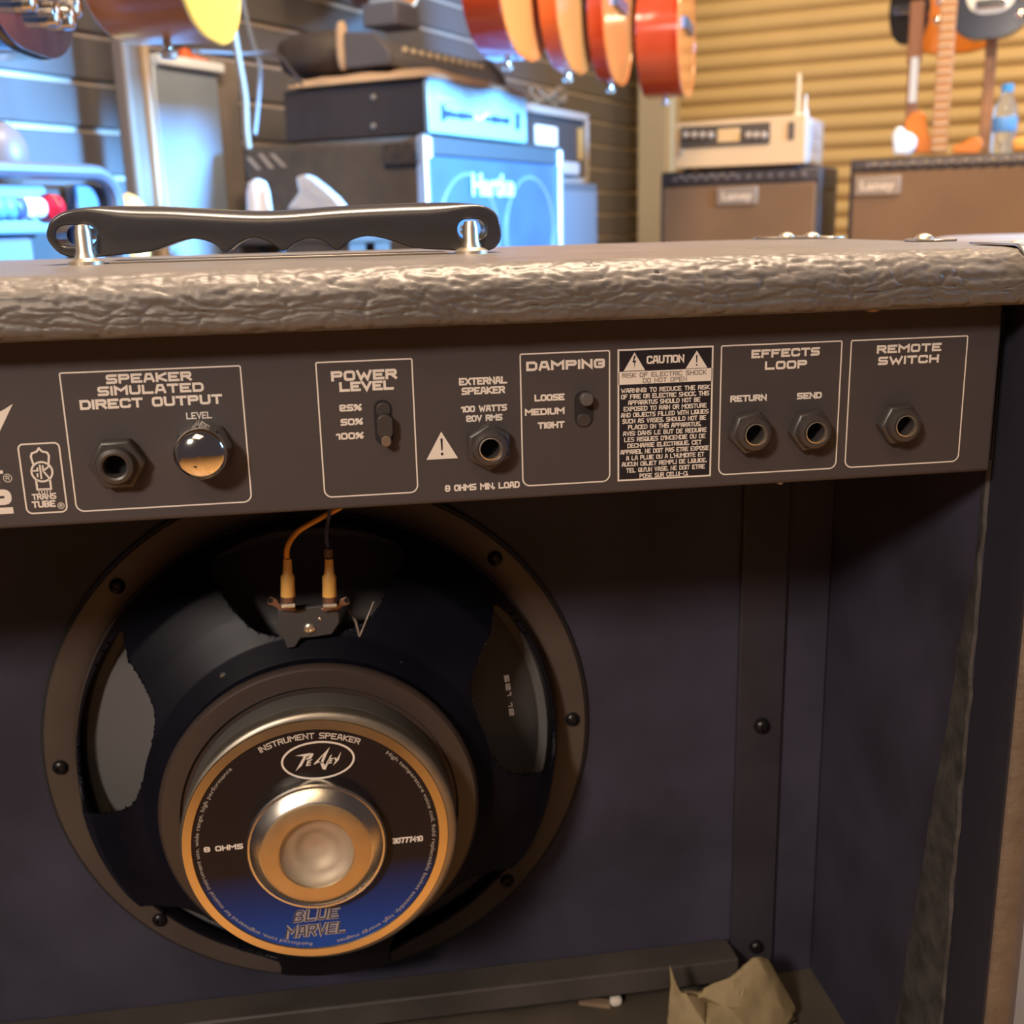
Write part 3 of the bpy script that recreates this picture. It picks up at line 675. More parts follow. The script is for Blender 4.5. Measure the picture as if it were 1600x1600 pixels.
# yellow acoustic at upper left, closer to the camera
honey = mat('honey_top', (.70,.26,.03), .3, coat=.4); rosewood = mat('rosewood_side', (.42,.17,.045), .3, coat=.3, var=.2, vscale=10)
q = atV(190, 66, .95); a_ = radians(-24)
guitar('acoustic_guitar', S(*q), (UU*cos(a_)-WW*sin(a_)), (-WW*cos(a_)-UU*sin(a_)), 'honey-yellow topped acoustic guitar with brown sides at the upper left', (rosewood, honey, honey, neckm), OL, .10, .62)
# black electric at the far upper left
blk = mat('gloss_black', (.015,.014,.016), .15, coat=.5)
q = atV(-22, 90, .80); a_ = radians(-28)
guitar('electric_guitar', S(*q), (UU*cos(a_)-WW*sin(a_)), (-WW*cos(a_)-UU*sin(a_)), 'black electric guitar with chrome bridge and knobs in the top left corner', (blk, blk, blk, neckm), EOL, .04, .62, acoustic=False)
# group over the right combo
maple = mat('maple_neck', (.46,.22,.075), .35); sunb = mat('orange_burst', (.70,.22,.03), .25, coat=.5)
blueblk = mat('blue_black', (.02,.03,.06), .2, coat=.5); whiteg = mat('pearl_guard', (.72,.78,.80), .3)
q = atU(1420, 72, 3.52); guitar('electric_guitar', S(*q), -WW, -UU, 'black and silver electric guitar hanging left of the orange one', (blk, blk, blk, maple), [(a*.36, b) for a, b in EOL], .04, .9, acoustic=False)
q = atU(1492, 86, 3.75); guitar('electric_guitar', S(*q), -WW, -UU, 'orange electric guitar hanging behind the fretted maple neck', (sunb, sunb, sunb, maple), EOL, .04, .85, acoustic=False)
q = atU(1546, 64, 3.42); guitar('electric_guitar', S(*q), -WW, -UU, 'blue-black electric guitar with pearl guard at the top right', (blueblk, blueblk, blueblk, maple), [(a*.72, b) for a, b in EOL], .04, .85, acoustic=False, guard=whiteg)
# guitar standing on the right combo: maple neck in front, orange horns
def neck_piece(name, px0, px1, y0, y1, ul, label, m, frets=12, cat='guitar'):
    ym = (max(y0, 0)+y1)/2; a, b = atU(px0, ym, ul), atU(px1, ym, ul); a = (a[0], a[1], atU(px0, y0, ul)[2]); b = (b[0], b[1], atU(px1, y1, ul)[2]); r = root(name, S(ul, (a[1]+b[1])/2, b[2]), label, cat)
    wd = a[1]-b[1]; vm = (a[1]+b[1])/2
    n_ = MB().sbox(ul, ul+.02, vm-wd/2, vm+wd/2, b[2], a[2]).build('neck', m, r, bevel=.003)
    if frets:
        mb = MB()
        for k in range(frets):
            z = b[2]+(a[2]-b[2])*(k+.5)/frets; mb.sbox(ul-.002, ul+.001, vm-wd/2+.002, vm+wd/2-.002, z-.0015, z+.0015)
        mb.build('fret', bindm, n_, kind='stuff')
    MB().sbox(ul+.002, ul+.018, vm-wd*.7, vm+wd*.7, a[2], a[2]+.16).build('headstock', m, r, bevel=.004)
    return r, vm
r, vm = neck_piece('electric_guitar', 1462, 1487, -60, 238, UL+.02, 'orange double-horned electric guitar standing on the right combo, fretted maple neck up', maple, 22)
# body horns, traced to real size on the guitar's own plane
ub = UL+.04
hornL = [(1462,240),(1462,222),(1452,214),(1447,196),(1446,180),(1438,172),(1424,176),(1414,188),(1412,206),(1418,226),(1430,240)]
poly = [atU(x, y, ub) for x, y in hornL]
zz_ = ztB+.001
mb = MB(); mb.extrude([(p[1], max(p[2], zz_)) for p in poly], lambda a, b, t: S(t, a, b), ub, ub+.04); mb.build('body_horn', sunb, r, bevel=.004)
hornR = [(1488,240),(1488,228),(1500,226),(1516,216),(1530,214),(1536,222),(1530,240)]
mb = MB(); mb.extrude([(atU(x, y, ub)[1], max(atU(x, y, ub)[2], zz_)) for x, y in hornR], lambda a, b, t: S(t, a, b), ub, ub+.04); mb.build('body_horn', sunb, r, bevel=.004)
neck_piece('guitar_neck', 1415, 1431, 100, 238, UL+.12, 'slim dark brown guitar neck with painted-on pale highlight rising behind the orange horn', mat('walnut', (.30,.13,.06), .4), 0)
q0, q1 = atU(1424, 90, UL+.115), atU(1431, 160, UL+.115)
MB().sbox(UL+.114, UL+.1205, q1[1], q0[1], q1[2], q0[2]).build('pale_strip', whiteg, bpy.data.objects['guitar_neck'])  # highlight of the neck, laid on as a pale piece
neck_piece('bass_neck', 1534, 1552, 60, 238, UL+.16, 'reddish brown guitar neck rising beside the water bottle', mat('redbrown', (.34,.17,.09), .45, var=.25, vscale=30), 0)
# white-blue pouch
mb = MB()
pp = [(1397,243),(1395,212),(1400,200),(1410,197),(1414,206),(1424,208),(1433,216),(1431,232),(1420,243)]
mb.extrude([(atU(x, y, UL+.02)[1], max(ztB+.001, atU(x, y, UL+.02)[2])) for x, y in pp], lambda a, b, t: S(t, a, b), UL-.0, UL+.035)
tag(mb.build('pouch', mat('pouch_white', (.80,.92,1.), .25), bevel=.008, seg=3), 'small glossy white-blue pouch on the left end of the right combo', 'pouch')
# bottle
q = atU(1566, 238, UL+.09); zb_ = ztB; hB = atU(1566, 132, UL+.09)[2]-zb_
r = root('water_bottle', S(UL+.09, q[1], zb_), 'clear plastic water bottle with blue cap on the right combo', 'bottle')
pet = mat('pet_plastic', (.80,.90,.97), .05, trans=.85)
c = S(UL+.09, q[1], zb_)
mb = MB(); mb.lathe(c, V((0,0,1)), [(0,.002),(.028,.0),(.031,.01),(.030,hB*.30),(.031,hB*.34),(.031,hB*.50),(.030,hB*.6),(.026,hB*.72),(.013,hB*.84),(.0125,hB*.9),(0,hB*.9)], 28); mb.build('body', pet, r, smooth=True)
mb = MB(); mb.lathe(c, V((0,0,1)), [(.0125,hB*.885),(.0155,hB*.885),(.0155,hB*.99),(.013,hB),(0,hB)], 20); mb.build('cap', mat('blue_cap', (.06,.35,.85), .35), r, smooth=True)
mb = MB(); mb.lathe(c, V((0,0,1)), [(.0312,hB*.33),(.0318,hB*.34),(.0318,hB*.52),(.0312,hB*.53)], 28); mb.build('label_band', mat('blue_band', (.12,.35,.80), .4), r, smooth=True)
q = atU(1592, 225, UL+.10); mb = MB(); blob(mb, S(UL+.10, q[1]-.01, ztB+.021), (.03,.035,.022), .1)
tag(mb.build('orange_pouch', mat('orange_cloth', (.85,.40,.08), .5), smooth=True), 'small orange bundle right of the water bottle', 'pouch')

# ================================================================== FOREGROUND AMPLIFIER
XL, XR = -.367, .2900          # outer sides
XIL, XIR = -.349, .2712        # inner sides
YB, YF = -.020, .255           # back edge / front
ZT, ZLIP, ZF = -.002, -.0245, -.492
AMP = root('guitar_amplifier', V(((XL+XR)/2, .12, ZF)), 'open-backed black leatherette guitar amplifier with round speaker and white-lettered rear panel', 'amplifier')
# tolex-wrapped top: dense strip around the back roundover with real wrinkles
R1 = .0115
prof = []
for k in range(26): prof.append((YF-.004-(YF-.004-(YB+R1))*(k/25)**.6, ZT, 0, 1))
for k in range(1, 22):
    a = pi/2*k/21; prof.append((YB+R1-R1*sin(a), ZT-R1+R1*cos(a), -sin(a), cos(a)))
zb_ = ZLIP+.004
for k in range(1, 16): prof.append((YB, ZT-R1+(zb_-(ZT-R1))*k/15, -1, 0))
for k in range(1, 7):
    a = pi/2*k/6; prof.append((YB+.004-.004*cos(a), zb_-.004*sin(a), -cos(a), -sin(a)))
prof.append((YB+.03, ZLIP, 0, -1))
sarc = [0]
for i in range(1, len(prof)): sarc.append(sarc[-1]+math.hypot(prof[i][0]-prof[i-1][0], prof[i][1]-prof[i-1][1]))
s_edge = sarc[25]
def wrinkle(x, s):
    wx = x+.010*noise.noise(V((x*34, s*60, 0)))+.004*noise.noise(V((x*120, s*120, 2))); ws = s+.0034*noise.noise(V((x*36, s*60, 5)))+.0011*noise.noise(V((x*150, s*150, 7)))
    d, _ = noise.voronoi(V((wx*62, ws*265, .3)), distance_metric='DISTANCE', exponent=2.5)
    e = min(1, (d[1]-d[0])*4.6); e = e**.7
    d2, _ = noise.voronoi(V((wx*190, ws*420, 3.3)), distance_metric='DISTANCE', exponent=2.5)
    e2 = min(1, (d2[1]-d2[0])*3.0)
    rid = 1-min(1, abs(noise.noise(V((wx*26, ws*210, 9))))*5.5)
    return e*.62+e2*.22-rid*.35+.2*noise.noise(V((x*260, s*420, 1)))
NX = 900; vs = []; W0 = prof
amps = [0]*len(prof)
for j in range(len(prof)):
    t = (sarc[j]-s_edge+.010)/.016; t = max(0, min(1, t)); amps[j] = .00010+.00095*t*t*(3-2*t)
    if j >= len(prof)-4: amps[j] *= .3
for i in range(NX+1):
    x = XL+(XR-XL)*i/NX
    ex = max(0, 1-(XR-x)/.010); drop = .0105*(1-math.sqrt(max(0, 1-ex*ex)))
    exl = max(0, 1-(x-XL)/.010); drop += .0105*(1-math.sqrt(max(0, 1-exl*exl)))
    for j, (y, z, ny, nz) in enumerate(prof):
        h = amps[j]*(wrinkle(x, sarc[j])-.6) if j > 15 else 0
        vs.append((x, y+ny*h, z+nz*h-drop*(1 if z > ZLIP+.012 else .0)))
n = len(prof); fs = [(i*n+j, (i+1)*n+j, (i+1)*n+j+1, i*n+j+1) for i in range(NX) for j in range(n-1)]
mb = MB(); mb.add(vs, fs); mb.build('top_covering', tolex, AMP, smooth=True, sharp=80, fixn=True)
MB().box(XL+.003, XR-.003, YB+.0125, YF-.006, -.0205, ZT-.0022).build('top_board', blackpaint, AMP)
# sides: board + wrapped back edge
for sx, (xa, xb) in ((1, (XIR, XR)), (-1, (XL, XIL))):
    p = rrect(YB, YF, ZF, -.0215, .002)
    mb = MB()
    # horizontal cross-section with rounded outer back edge, extruded down
    cs = [(xa, YF), (xa, YB+.002), (xa+.002*(1), YB)] if sx > 0 else [(xb, YF), (xb, YB+.002), (xb-.002, YB)]
    xo = xb if sx > 0 else xa
    for k in range(9):
        a = pi/2*k/8; cs.append((xo-sx*.010+sx*.010*sin(a), YB+.010-.010*cos(a)))
    cs.append((xo, YF))
    mb.extrude(cs, lambda a, b, t: V((a, b, t)), ZF, -.020)
    mb.build('side_panel', mat('warm_lit_tolex', (.135,.10,.072), .55, bump=.8, bscale=260, var=.15, vscale=60), AMP, smooth=True, sharp=50)  # same covering, the warm light on it painted in as tan
    # bare black inner face
    xi = xa if sx > 0 else xb
    MB().box(xi-.0016 if sx > 0 else xi, xi if sx > 0 else xi+.0016, .014, .172, ZF+.018, -.030).build('inner_side_face', blackpaint, AMP)
for sx in (1, -1):
    xi = XIR if sx > 0 else XIL
    MB().box(xi-.0012 if sx > 0 else xi, xi if sx > 0 else xi+.0012, YB+.002, .0138, ZF+.018, -.026).build('shaded_lining', mat('shaded_lining', (.020,.020,.032), .6, bump=.4, bscale=400), AMP)  # inner wrap strip, its unlit look painted in as dark blue
# rough glued seam and a painted light patch widening downward on the right inner side
random.seed(3)
mb = MB(); N_ = 60; vs = []
for i in range(N_+1):
    z = -.095-(.375)*i/N_; w0 = .0135+.0022*noise.noise(V((z*60, 0, 0))); w1 = .0190+.052*max(0, (i/N_-.1))+.003*noise.noise(V((z*50, 3, 0)))
    for yy, dx in ((w0, 0), (w0+.001, .0010+.0008*random.random()), (w1-.001, .0008), (w1, 0)): vs.append((XIR-.0016-dx, yy, z))
fs = [(i*4+j, (i+1)*4+j, (i+1)*4+j+1, i*4+j+1) for i in range(N_) for j in range(3)]
mb.add(vs, fs); mb.build('glue_light_strip', glue_light_m, AMP, smooth=True)
# baffle, front, bottom, cleats
MB().box(XIL+.001, XIR-.002, .1725, .190, ZF+.018, -.022).build('baffle_board', blackpaint, AMP)
MB().box(XIL, XIR, .235, YF-.002, ZF+.018, -.022).build('front_grille', mat('grille_black', (.02,.02,.02), .7), AMP)
MB().box(XIL-.001, XIR+.001, YB+.002, YF, ZF, ZF+.018).build('bottom_board', mat('lit_board', (.085,.066,.048), .8, var=.25, vscale=25), AMP, bevel=.002)  # board tone raised to brown for the light falling on it
cl1 = P_y(1155, 935, .172).x; cl2 = P_y(1226, 940, .172).x
cleat_m = mat('cleat_paint', (.060,.050,.046), .6, bump=.5, bscale=500, var=.25, vscale=20)
MB().box(XIL+.002, cl1-.001, .150, .172, -.459, -.4425).build('cleat', cleat_m, AMP, bevel=.0015)
MB().box(cl1, cl2, .1685, .1724, -.472, -.024).build('cleat', mat('cleat_dark', (.034,.030,.042), .6, bump=.5, bscale=500, var=.2, vscale=20), AMP, bevel=.0008)
def screw(c, ax, r0, parent, name='screw', m=None, h=.0025):
    mb = MB(); mb.lathe(c, ax, [(r0, -.0005), (r0, h*.3), (r0*.8, h*.8), (r0*.35, h), (r0*.3, h*.6), (0, h*.6)], 20)
    return mb.build(name, m or plastic, parent, smooth=True, sharp=60)
def bolt(c, ax, parent):
    o = screw(c, ax, .0044, parent, 'screw', mat('screw_black', (.02,.018,.02), .3, .5), .003); return o
q = P_y(1191, 1135, .167); screw((q.x, .1685, q.z), (0,-1,0), .0050, AMP, m=mat('screw_black', (.02,.018,.02), .3, .5), h=.004)
q = P_y(1182, 1480, .167); screw((q.x, .1685, q.z), (0,-1,0), .0045, AMP, m=mat('screw_black', (.02,.018,.02)), h=.004)
q = P_y(1362, 501, YB+.012)
screw((q.x, YB+.012, ZLIP-.0004), (0,0,-1), .003, AMP, m=brass, h=.001)

# ---- control panel chassis
PZ0, PZ1 = -.0966, -.0205; PXL, PXR = XIL+.001, .2608
cp = MB().box(PXL, PXR, 0, .125, PZ0, PZ1).build('control_panel', plate_m, AMP, bevel=.0016, seg=3)
pf = lambda a, b: V((a, -.00012, b))
def X(px, py=660): return P_y(px, py).x
def Zp(px, py): return P_y(px, py).z
def line_text(s, px0, px1, pyc, hpx, thpx, slant=0, yo=-.00012, mb=None, mtl=ink):
    k = .000252; own = mb is None
    mb = mb or MB(); a = P_y(px0, pyc); b = P_y(px1, pyc - .043*(px1-px0)); zc = P_y((px0+px1)/2, pyc).z
    text(mb, s, a.x, b.x, zc, hpx*k, thpx*k, lambda x, z: V((x, yo, z)), slant)
    if own: mb.build('lettering', mtl, cp, fixn=False)
for s, a, b, c, h, t in (
    ('SPEAKER', 165, 299, 590, 17, 4.2), ('SIMULATED', 152, 318, 608, 17, 4.2), ('DIRECT OUTPUT', 124, 347, 628, 18, 4.4), ('LEVEL', 291, 331, 649, 12.5, 2.0),
    ('POWER', 517, 620, 586, 19, 4.8), ('LEVEL', 530, 615, 603, 18, 4.6), ('25%', 530, 565, 637, 13, 3.2), ('50%', 532, 567, 659, 13, 3.2), ('100%', 525, 568, 681, 13, 3.2),
    ('EXTERNAL', 717, 792, 595, 14, 3.2), ('SPEAKER', 721, 789, 610, 14, 3.2), ('100 WATTS', 720, 792, 638, 12.5, 3.0), ('20V RMS', 728, 785, 653, 12.5, 3.0),
    ('8 OHMS MIN. LOAD', 695, 812, 760, 13, 2.9), ('DAMPING', 822, 945, 570, 18, 4.6), ('LOOSE', 835, 882, 621, 13, 3.2), ('MEDIUM', 820, 882, 643, 13, 3.2), ('TIGHT', 840, 882, 664, 13, 3.2),
    ('EFFECTS', 1174, 1281, 551, 16.5, 4.2), ('LOOP', 1195, 1261, 570, 16.5, 4.2), ('RETURN', 1141, 1198, 622, 13, 3.2), ('SEND', 1245, 1284, 618, 13, 3.2),
    ('REMOTE', 1370, 1471, 544, 16.5, 4.2), ('SWITCH', 1372, 1467, 562, 16.5, 4.2)):
    line_text(s, a, b, c, h*.83, t*.88)
ZB1, ZB0 = -.0379, -.0912
def frame_line(x0, x1, z0, z1, rb, th=.00055, rt_=.0006):
    pts = rrect(x0, x1, z0, z1, rb, 6, tl=rt_, tr=rt_)
    mb = MB(); ribbon(mb, pts, th, pf, True); mb.build('outline', ink, cp, fixn=False)
for x0, x1 in ((-.1169, -.051), (-.0226, .0142), (.0568, .0928), (.1391, .1903), (.1944, .2455)): frame_line(x0, x1, ZB0, ZB1, .0030)
# caution label
cx0, cx1 = .0964, .1354
mb = MB(); mb.add([pf(cx0, ZB0), pf(cx1, ZB0), pf(cx1, ZB1), pf(cx0, ZB1)], [(0,1,2,3)]); mb.build('caution_ground', inkblack, cp, fixn=False)
yo = -.00022; pg = lambda a, b: V((a, yo, b))
mb = MB(); ribbon(mb, [(cx0, ZB0), (cx1, ZB0), (cx1, ZB1), (cx0, ZB1)], .0007, pg, True); mb.build('outline', ink, cp, fixn=False)
zb1_, zb0_ = Zp(1040, 578), Zp(1040, 598)
mb = MB(); mb.add([pg(cx0, zb0_), pg(cx1, zb0_), pg(cx1, zb1_), pg(cx0, zb1_)], [(0,1,2,3)]); mb.build('caution_band', ink, cp, fixn=False)
def tri(px, pyb, hpx, wpx, yo_):
    b = P_y(px, pyb); k = .000252; return [V((b.x-wpx/2*k, yo_, b.z)), V((b.x+wpx/2*k, yo_, b.z)), V((b.x, yo_, b.z+hpx*k))], b, k
for px, pyb, h_, w_, bolt_ in ((991, 579, 29, 35, True), (1088, 575, 28, 36, False), (691, 717, 44, 50, False)):
    t_, b, k = tri(px, pyb, h_, w_, -.00026); mb = MB(); mb.add(t_, [(0,1,2)]); mb.build('warning_triangle', ink, cp, fixn=False)
    mb = MB(); g = lambda a, c: V((b.x+a*k*h_/44, -.00034, b.z+c*k*h_/44))
    if bolt_: mb.add([g(-1,36), g(3,36), g(-1,24), g(4,25), g(-1,8), g(-4,10), g(0,20), g(-5,20)], [(0,7,6,3,2,1)[::-1]]); mb.add([g(0,21), g(4,25), g(-1,6)], [(0,1,2)])
    else: mb.add([g(-1.8,33), g(1.8,33), g(1.1,14), g(-1.1,14), g(-1.8,10), g(1.8,10), g(1.8,6), g(-1.8,6)], [(0,1,2,3),(4,5,6,7)])
    mb.build('warning_mark', inkblack, cp, fixn=False)
line_text('CAUTION', 1010, 1069, 561, 13, 2.8, yo=-.0003)
line_text('RISK OF ELECTRIC SHOCK', 972, 1104, 584, 7.5, 1.3, yo=-.0003, mtl=mat('grey_ink', (.22,.18,.16), .6)); line_text('DO NOT OPEN', 1004, 1073, 593, 7.5, 1.3, yo=-.0003, mtl=mat('grey_ink', (.22,.18,.16), .6))
lines = ['WARNING: TO REDUCE THE RISK', 'OF FIRE OR ELECTRIC SHOCK, THIS', 'APPARATUS SHOULD NOT BE', 'EXPOSED TO RAIN OR MOISTURE', 'AND OBJECTS FILLED WITH LIQUIDS',
 'SUCH AS VASES, SHOULD NOT BE', 'PLACED ON THIS APPARATUS.', 'AVIS: DANS LE BUT DE REDUIRE', "LES RISQUES D'INCENDIE OU DE", 'DECHARGE ELECTRIQUE, CET', 'APPAREIL NE DOIT PAS ETRE EXPOSE',
 "A LA PLUIE OU A L'HUMIDITE ET", 'AUCUN OBJET REMPLI DE LIQUIDE,', "TEL QU'UN VASE, NE DOIT ETRE", 'POSE SUR CELUI-CI.']
spans = [(970,1109),(970,1108),(981,1094),(974,1104),(970,1107),(972,1103),(981,1095),(973,1104),(975,1102),(980,1096),(969,1107),(978,1100),(971,1104),(978,1101),(999,1075)]
for i, (s, (a, b)) in enumerate(zip(lines, spans)):
    line_text(s, a, b, 607.5+9.55*i, 7.6, 1.45, yo=-.0003)
# tube emblem
ex0, ex1, ez1, ez0 = X(29), X(94.5), Zp(60, 693), Zp(72, 801)
ex0 = P_y(34, 740).x; ex1 = P_y(98, 740).x
frame_line(ex0, ex1, ez0, ez1, .0022, .0006, .0018)
ecx = (ex0+ex1)/2; kk = .000252
mb = MB(); E_ = lambda a, b: V((ecx+a*kk, -.00014, Zp(66, 737)+b*kk))
def rb(pts, th=3.2, cl=False): ribbon(mb, pts, th, E_, cl)
rb([(15*cos(a*pi/12), 15*sin(a*pi/12)) for a in range(24)], 3, True)
rb([(-11, 12), (-13, 24), (-11, 29), (-4, 31), (0, 36), (4, 31), (11, 29), (13, 24), (11, 12)], 3)
rb([(-10, -12), (-10, -27), (10, -27), (10, -12)], 3)
rb([(-2, 11), (-2, -11)], 2.6); rb([(2, 10), (2, 1), (11, 8)], 2.6); rb([(2, 1), (9, -10)], 2.6); rb([(-14, 2), (-6, 2), (-6, 7)], 2.4); rb([(-7,-8),(-7,-2)], 2.4)
for k in range(-2, 3): rb([(k*4, -27), (k*4, -33)], 1.4)
mb.build('tube_emblem', ink, cp, fixn=False)
line_text('TRANS', 50, 88, 775.5, 9.5, 2.1); line_text('TUBE', 50, 87, 787.5, 10.5, 2.5)
def rmark(px, py, rp):
    mb = MB(); c = P_y(px, py); ribbon(mb, [(c.x+rp*kk*cos(a*pi/6), c.z+rp*kk*sin(a*pi/6)) for a in range(12)], 1.0*kk, pf, True)
    text(mb, 'R', c.x-rp*.45*kk, c.x+rp*.45*kk, c.z, rp*1.1*kk, .9*kk, pf); mb.build('registered_mark', ink, cp, fixn=False)
rmark(95.5, 790, 4.6); rmark(12, 747, 6)
# partial model name at the left edge: lightning tail, T and 2
def poly_px(name, pts, mtl=ink, yo_=-.00014):
    mb = MB(); mb.add([P_y(x, y, yo_) for x, y in pts], [tuple(range(len(pts)))]); mb.build(name, mtl, cp, fixn=False)
poly_px('lightning_logo', [(20, 631), (6, 640), (-6, 646), (-20, 650), (-20, 668), (-8, 660), (-2, 658), (-4, 682)])
line_text('T', -14, 6, 746, 21, 5.2); line_text('2', -14, 19, 784, 38, 10)
# ---- jacks
def jack(px, py, name, rot=0., hx=.0104, ring=solder):
    c = P_y(px, py)
    j = MB(); j.lathe((c.x, 0, c.z), (0,-1,0), [(.0060, 0), (hx, 0), (hx, .0040), (hx*.93, .0052), (.0075, .0054), (.0060, .0050)], 6, a0=radians(rot))
    jo = j.build(name, nutplastic, AMP, bevel=.0007, seg=2)
    b = MB(); b.lathe((c.x, 0, c.z), (0,-1,0), [(.0070, .003), (.0072, .0075), (.0066, .0086), (.0052, .0090), (.0044, .0086), (.0040, .0070), (.0040, .0005)], 32)
    b.build('barrel', nutplastic, jo, smooth=True, sharp=40)
    if ring:
        b = MB(); b.lathe((c.x, 0, c.z), (0,-1,0), [(.0043, .0085), (.0045, .0091), (.0041, .0092), (.0038, .0080)], 32); b.build('contact_ring', ring, jo, smooth=True)
    b = MB(); b.lathe((c.x, 0, c.z), (0,-1,0), [(.0040, .0012), (0, .0012)], 24); b.build('socket_hole', holeblack, jo)
jack(186, 722, 'output_jack', 0, .0107, ring=None)
jack(762, 695, 'speaker_jack', 30, .0097)
jack(1169, 673, 'return_jack', 12, .0095); jack(1262, 670, 'send_jack', 8, .0093); jack(1400, 660, 'remote_jack', 4, .0093)
# ---- chrome level knob: faceted skirt and slotted dome
c = P_y(318, 701)
k1 = MB(); k1.lathe((c.x, 0, c.z), (0,-1,0), [(.0060, 0), (.0116, 0), (.0116, .0015), (.0103, .0080)], 8, a0=radians(4)); ko = k1.build('level_knob', mat('knob_chrome', (.66,.66,.64), .16, 1.), AMP, bevel=.0004)
k1 = MB(); k1.lathe((c.x, 0, c.z), (0,-1,0), [(.0100, .0078), (.0100, .0100)]+[(.0100*cos(a*pi/20), .0100+.0052*sin(a*pi/20)) for a in range(1, 11)], 40); k1.build('dome', chrome, ko, smooth=True)
k1 = MB(); a = radians(248); dx, dz = cos(a), sin(a); nx_, nz_ = -dz, dx
pA = V((c.x+dx*.0042, -.0150, c.z+dz*.0042)); pB = V((c.x+dx*.0102, -.0098, c.z+dz*.0102)); wv = V((nx_, 0, nz_))*.0006
k1.add([pA-wv, pA+wv, pB+wv, pB-wv, pA-wv+V((0,.002,0)), pA+wv+V((0,.002,0)), pB+wv+V((0,.002,0)), pB-wv+V((0,.002,0))], [(0,1,2,3),(4,5,6,7),(0,1,5,4),(1,2,6,5),(2,3,7,6),(3,0,4,7)])
k1.build('pointer_slot', holeblack, ko)
# ---- slide switches in rounded slots
def slide(px0, py0, px1, py1, nubs, name):
    a, b = P_y(px0, py0), P_y(px1, py1); wd = b.x-a.x
    pl = rrect(a.x, b.x, b.z, a.z, wd*.48, 8); cx_, cz_ = (a.x+b.x)/2, (a.z+b.z)/2
    mb = MB(); outer = [(cx_+(x-cx_)*1.06, cz_+(z-cz_)*1.03) for x, z in pl]; n = len(pl)
    vs = [(x, -.0003, z) for x, z in outer]+[(x, -.0003, z) for x, z in pl]+[(x, -.00015, z) for x, z in pl]
    mb.add(vs, [(i, (i+1)%n, n+(i+1)%n, n+i) for i in range(n)]+[(n+i, n+(i+1)%n, 2*n+(i+1)%n, 2*n+i) for i in range(n)]+[tuple(range(2*n, 3*n))], 0)
    so = mb.build(name, mat('slot_dark', (.012,.009,.012), .7), AMP)
    for (x, y, rw, rh, h, m_) in nubs:
        c_ = P_y(x, y); mb = MB(); pl2 = rrect(c_.x-rw, c_.x+rw, c_.z-rh, c_.z+rh, min(rw, rh)*.9, 6)
        mb.extrude(pl2, lambda p, q_, t: V((p, t, q_)), -h, -.0002); mb.build('slider', m_, so, bevel=.0004)
slide(584, 626, 614, 693, [(599, 640, .0028, .0028, .0008, nutplastic), (601, 664, .0030, .0048, .0050, nutplastic), (603, 686, .0019, .0022, .0052, mat('tan_tip', (.16,.11,.07), .5))], 'power_switch')
slide(898, 612, 926, 666, [(914, 622, .0026, .0026, .0045, mat('slider_grey', (.10,.09,.09), .4)), (912, 656, .0028, .0026, .0006, nutplastic)], 'damping_switch')
# bolt hanging below the chassis
q = P_y(1429, 760, .06)
mb = MB(); mb.lathe((q.x, .06, PZ0), (0,0,-1), [(0,0),(.0011,0),(.0011,.009),(.0020,.0095),(.0020,.011),(0,.011)], 12); mb.build('chassis_screw', mat('steel_dim', (.3,.27,.3), .4, .8), AMP, smooth=True)
mb = MB(); qq = P_y(1199, 762, .02); mb.lathe((qq.x, .006, PZ0+.0002), (0,0,-1), [(0,0),(.0022,0),(.0015,.0016),(0,.0018)], 12); mb.build('chassis_screw', mat('steel_dim', (.3,.27,.3)), AMP, smooth=True)

# ---- loudspeaker
sx, sz = -.0377, -.2777; YFR = .170
sc_ = V((sx, YFR, sz)); AX = V((0,-1,0))     # t measured towards the viewer
SPK = MB().lathe(sc_, AX, [(.155, -.0025), (.155, .0010), (.1545, .0016), (.1390, .0016), (.1375, .0008), (.1370, .0030), (.1350, .0045)], 96).build('loudspeaker', framesteel, AMP, smooth=True, sharp=40)
mb = MB(); mb.lathe(sc_, AX, [(.1558, -.003), (.1566, -.0015), (.1566, .0002), (.155, .0008)], 96); mb.build('gasket', plastic, SPK, smooth=True)
for k in range(8):
    a = radians(45*k)+.0077; bolt((sx+.1470*cos(a), YFR-.0012, sz+.1470*sin(a)), AX, SPK)
# basket: spun bowl with five openings
def rad(t):   # t 0..1 from frame to hub, returns (r, depth towards viewer)
    P = [(.1352, .0044), (.1325, .020), (.1290, .034), (.121, .047), (.105, .057), (.090, .065), (.080, .074), (.0785, .0800)]
    x = t*(len(P)-1); i = min(int(x), len(P)-2); f = x-i; return (P[i][0]+(P[i+1][0]-P[i][0])*f, P[i][1]+(P[i+1][1]-P[i][1])*f)
NA, NT = 720, 120; wins = [90+72*k for k in range(5)]
def open_(ang, t):
    for w0 in wins:
        d = abs((ang-w0+180) % 360-180); u = (t-.40)/.30
        if abs(u) < 1:
            half = 25.5-6.5*(u+1)/2*1.2
            if (d/half)**3.2+abs(u)**4 < 1: return True
    return False
vs = []; fs = []
for j in range(NT+1):
    r_, t_ = rad(j/NT)
    for i in range(NA):
        a = 2*pi*i/NA; vs.append(sc_+AX*t_+V((cos(a), 0, sin(a)))*r_)
for j in range(NT):
    for i in range(NA):
        if not open_(360*(i+.5)/NA, (j+.5)/NT): fs.append((j*NA+i, j*NA+(i+1)%NA, (j+1)*NA+(i+1)%NA, (j+1)*NA+i))
mb = MB(); mb.add(vs, fs); bo = mb.build('basket', basketpaint, SPK, smooth=True, sharp=70, fixn=True)
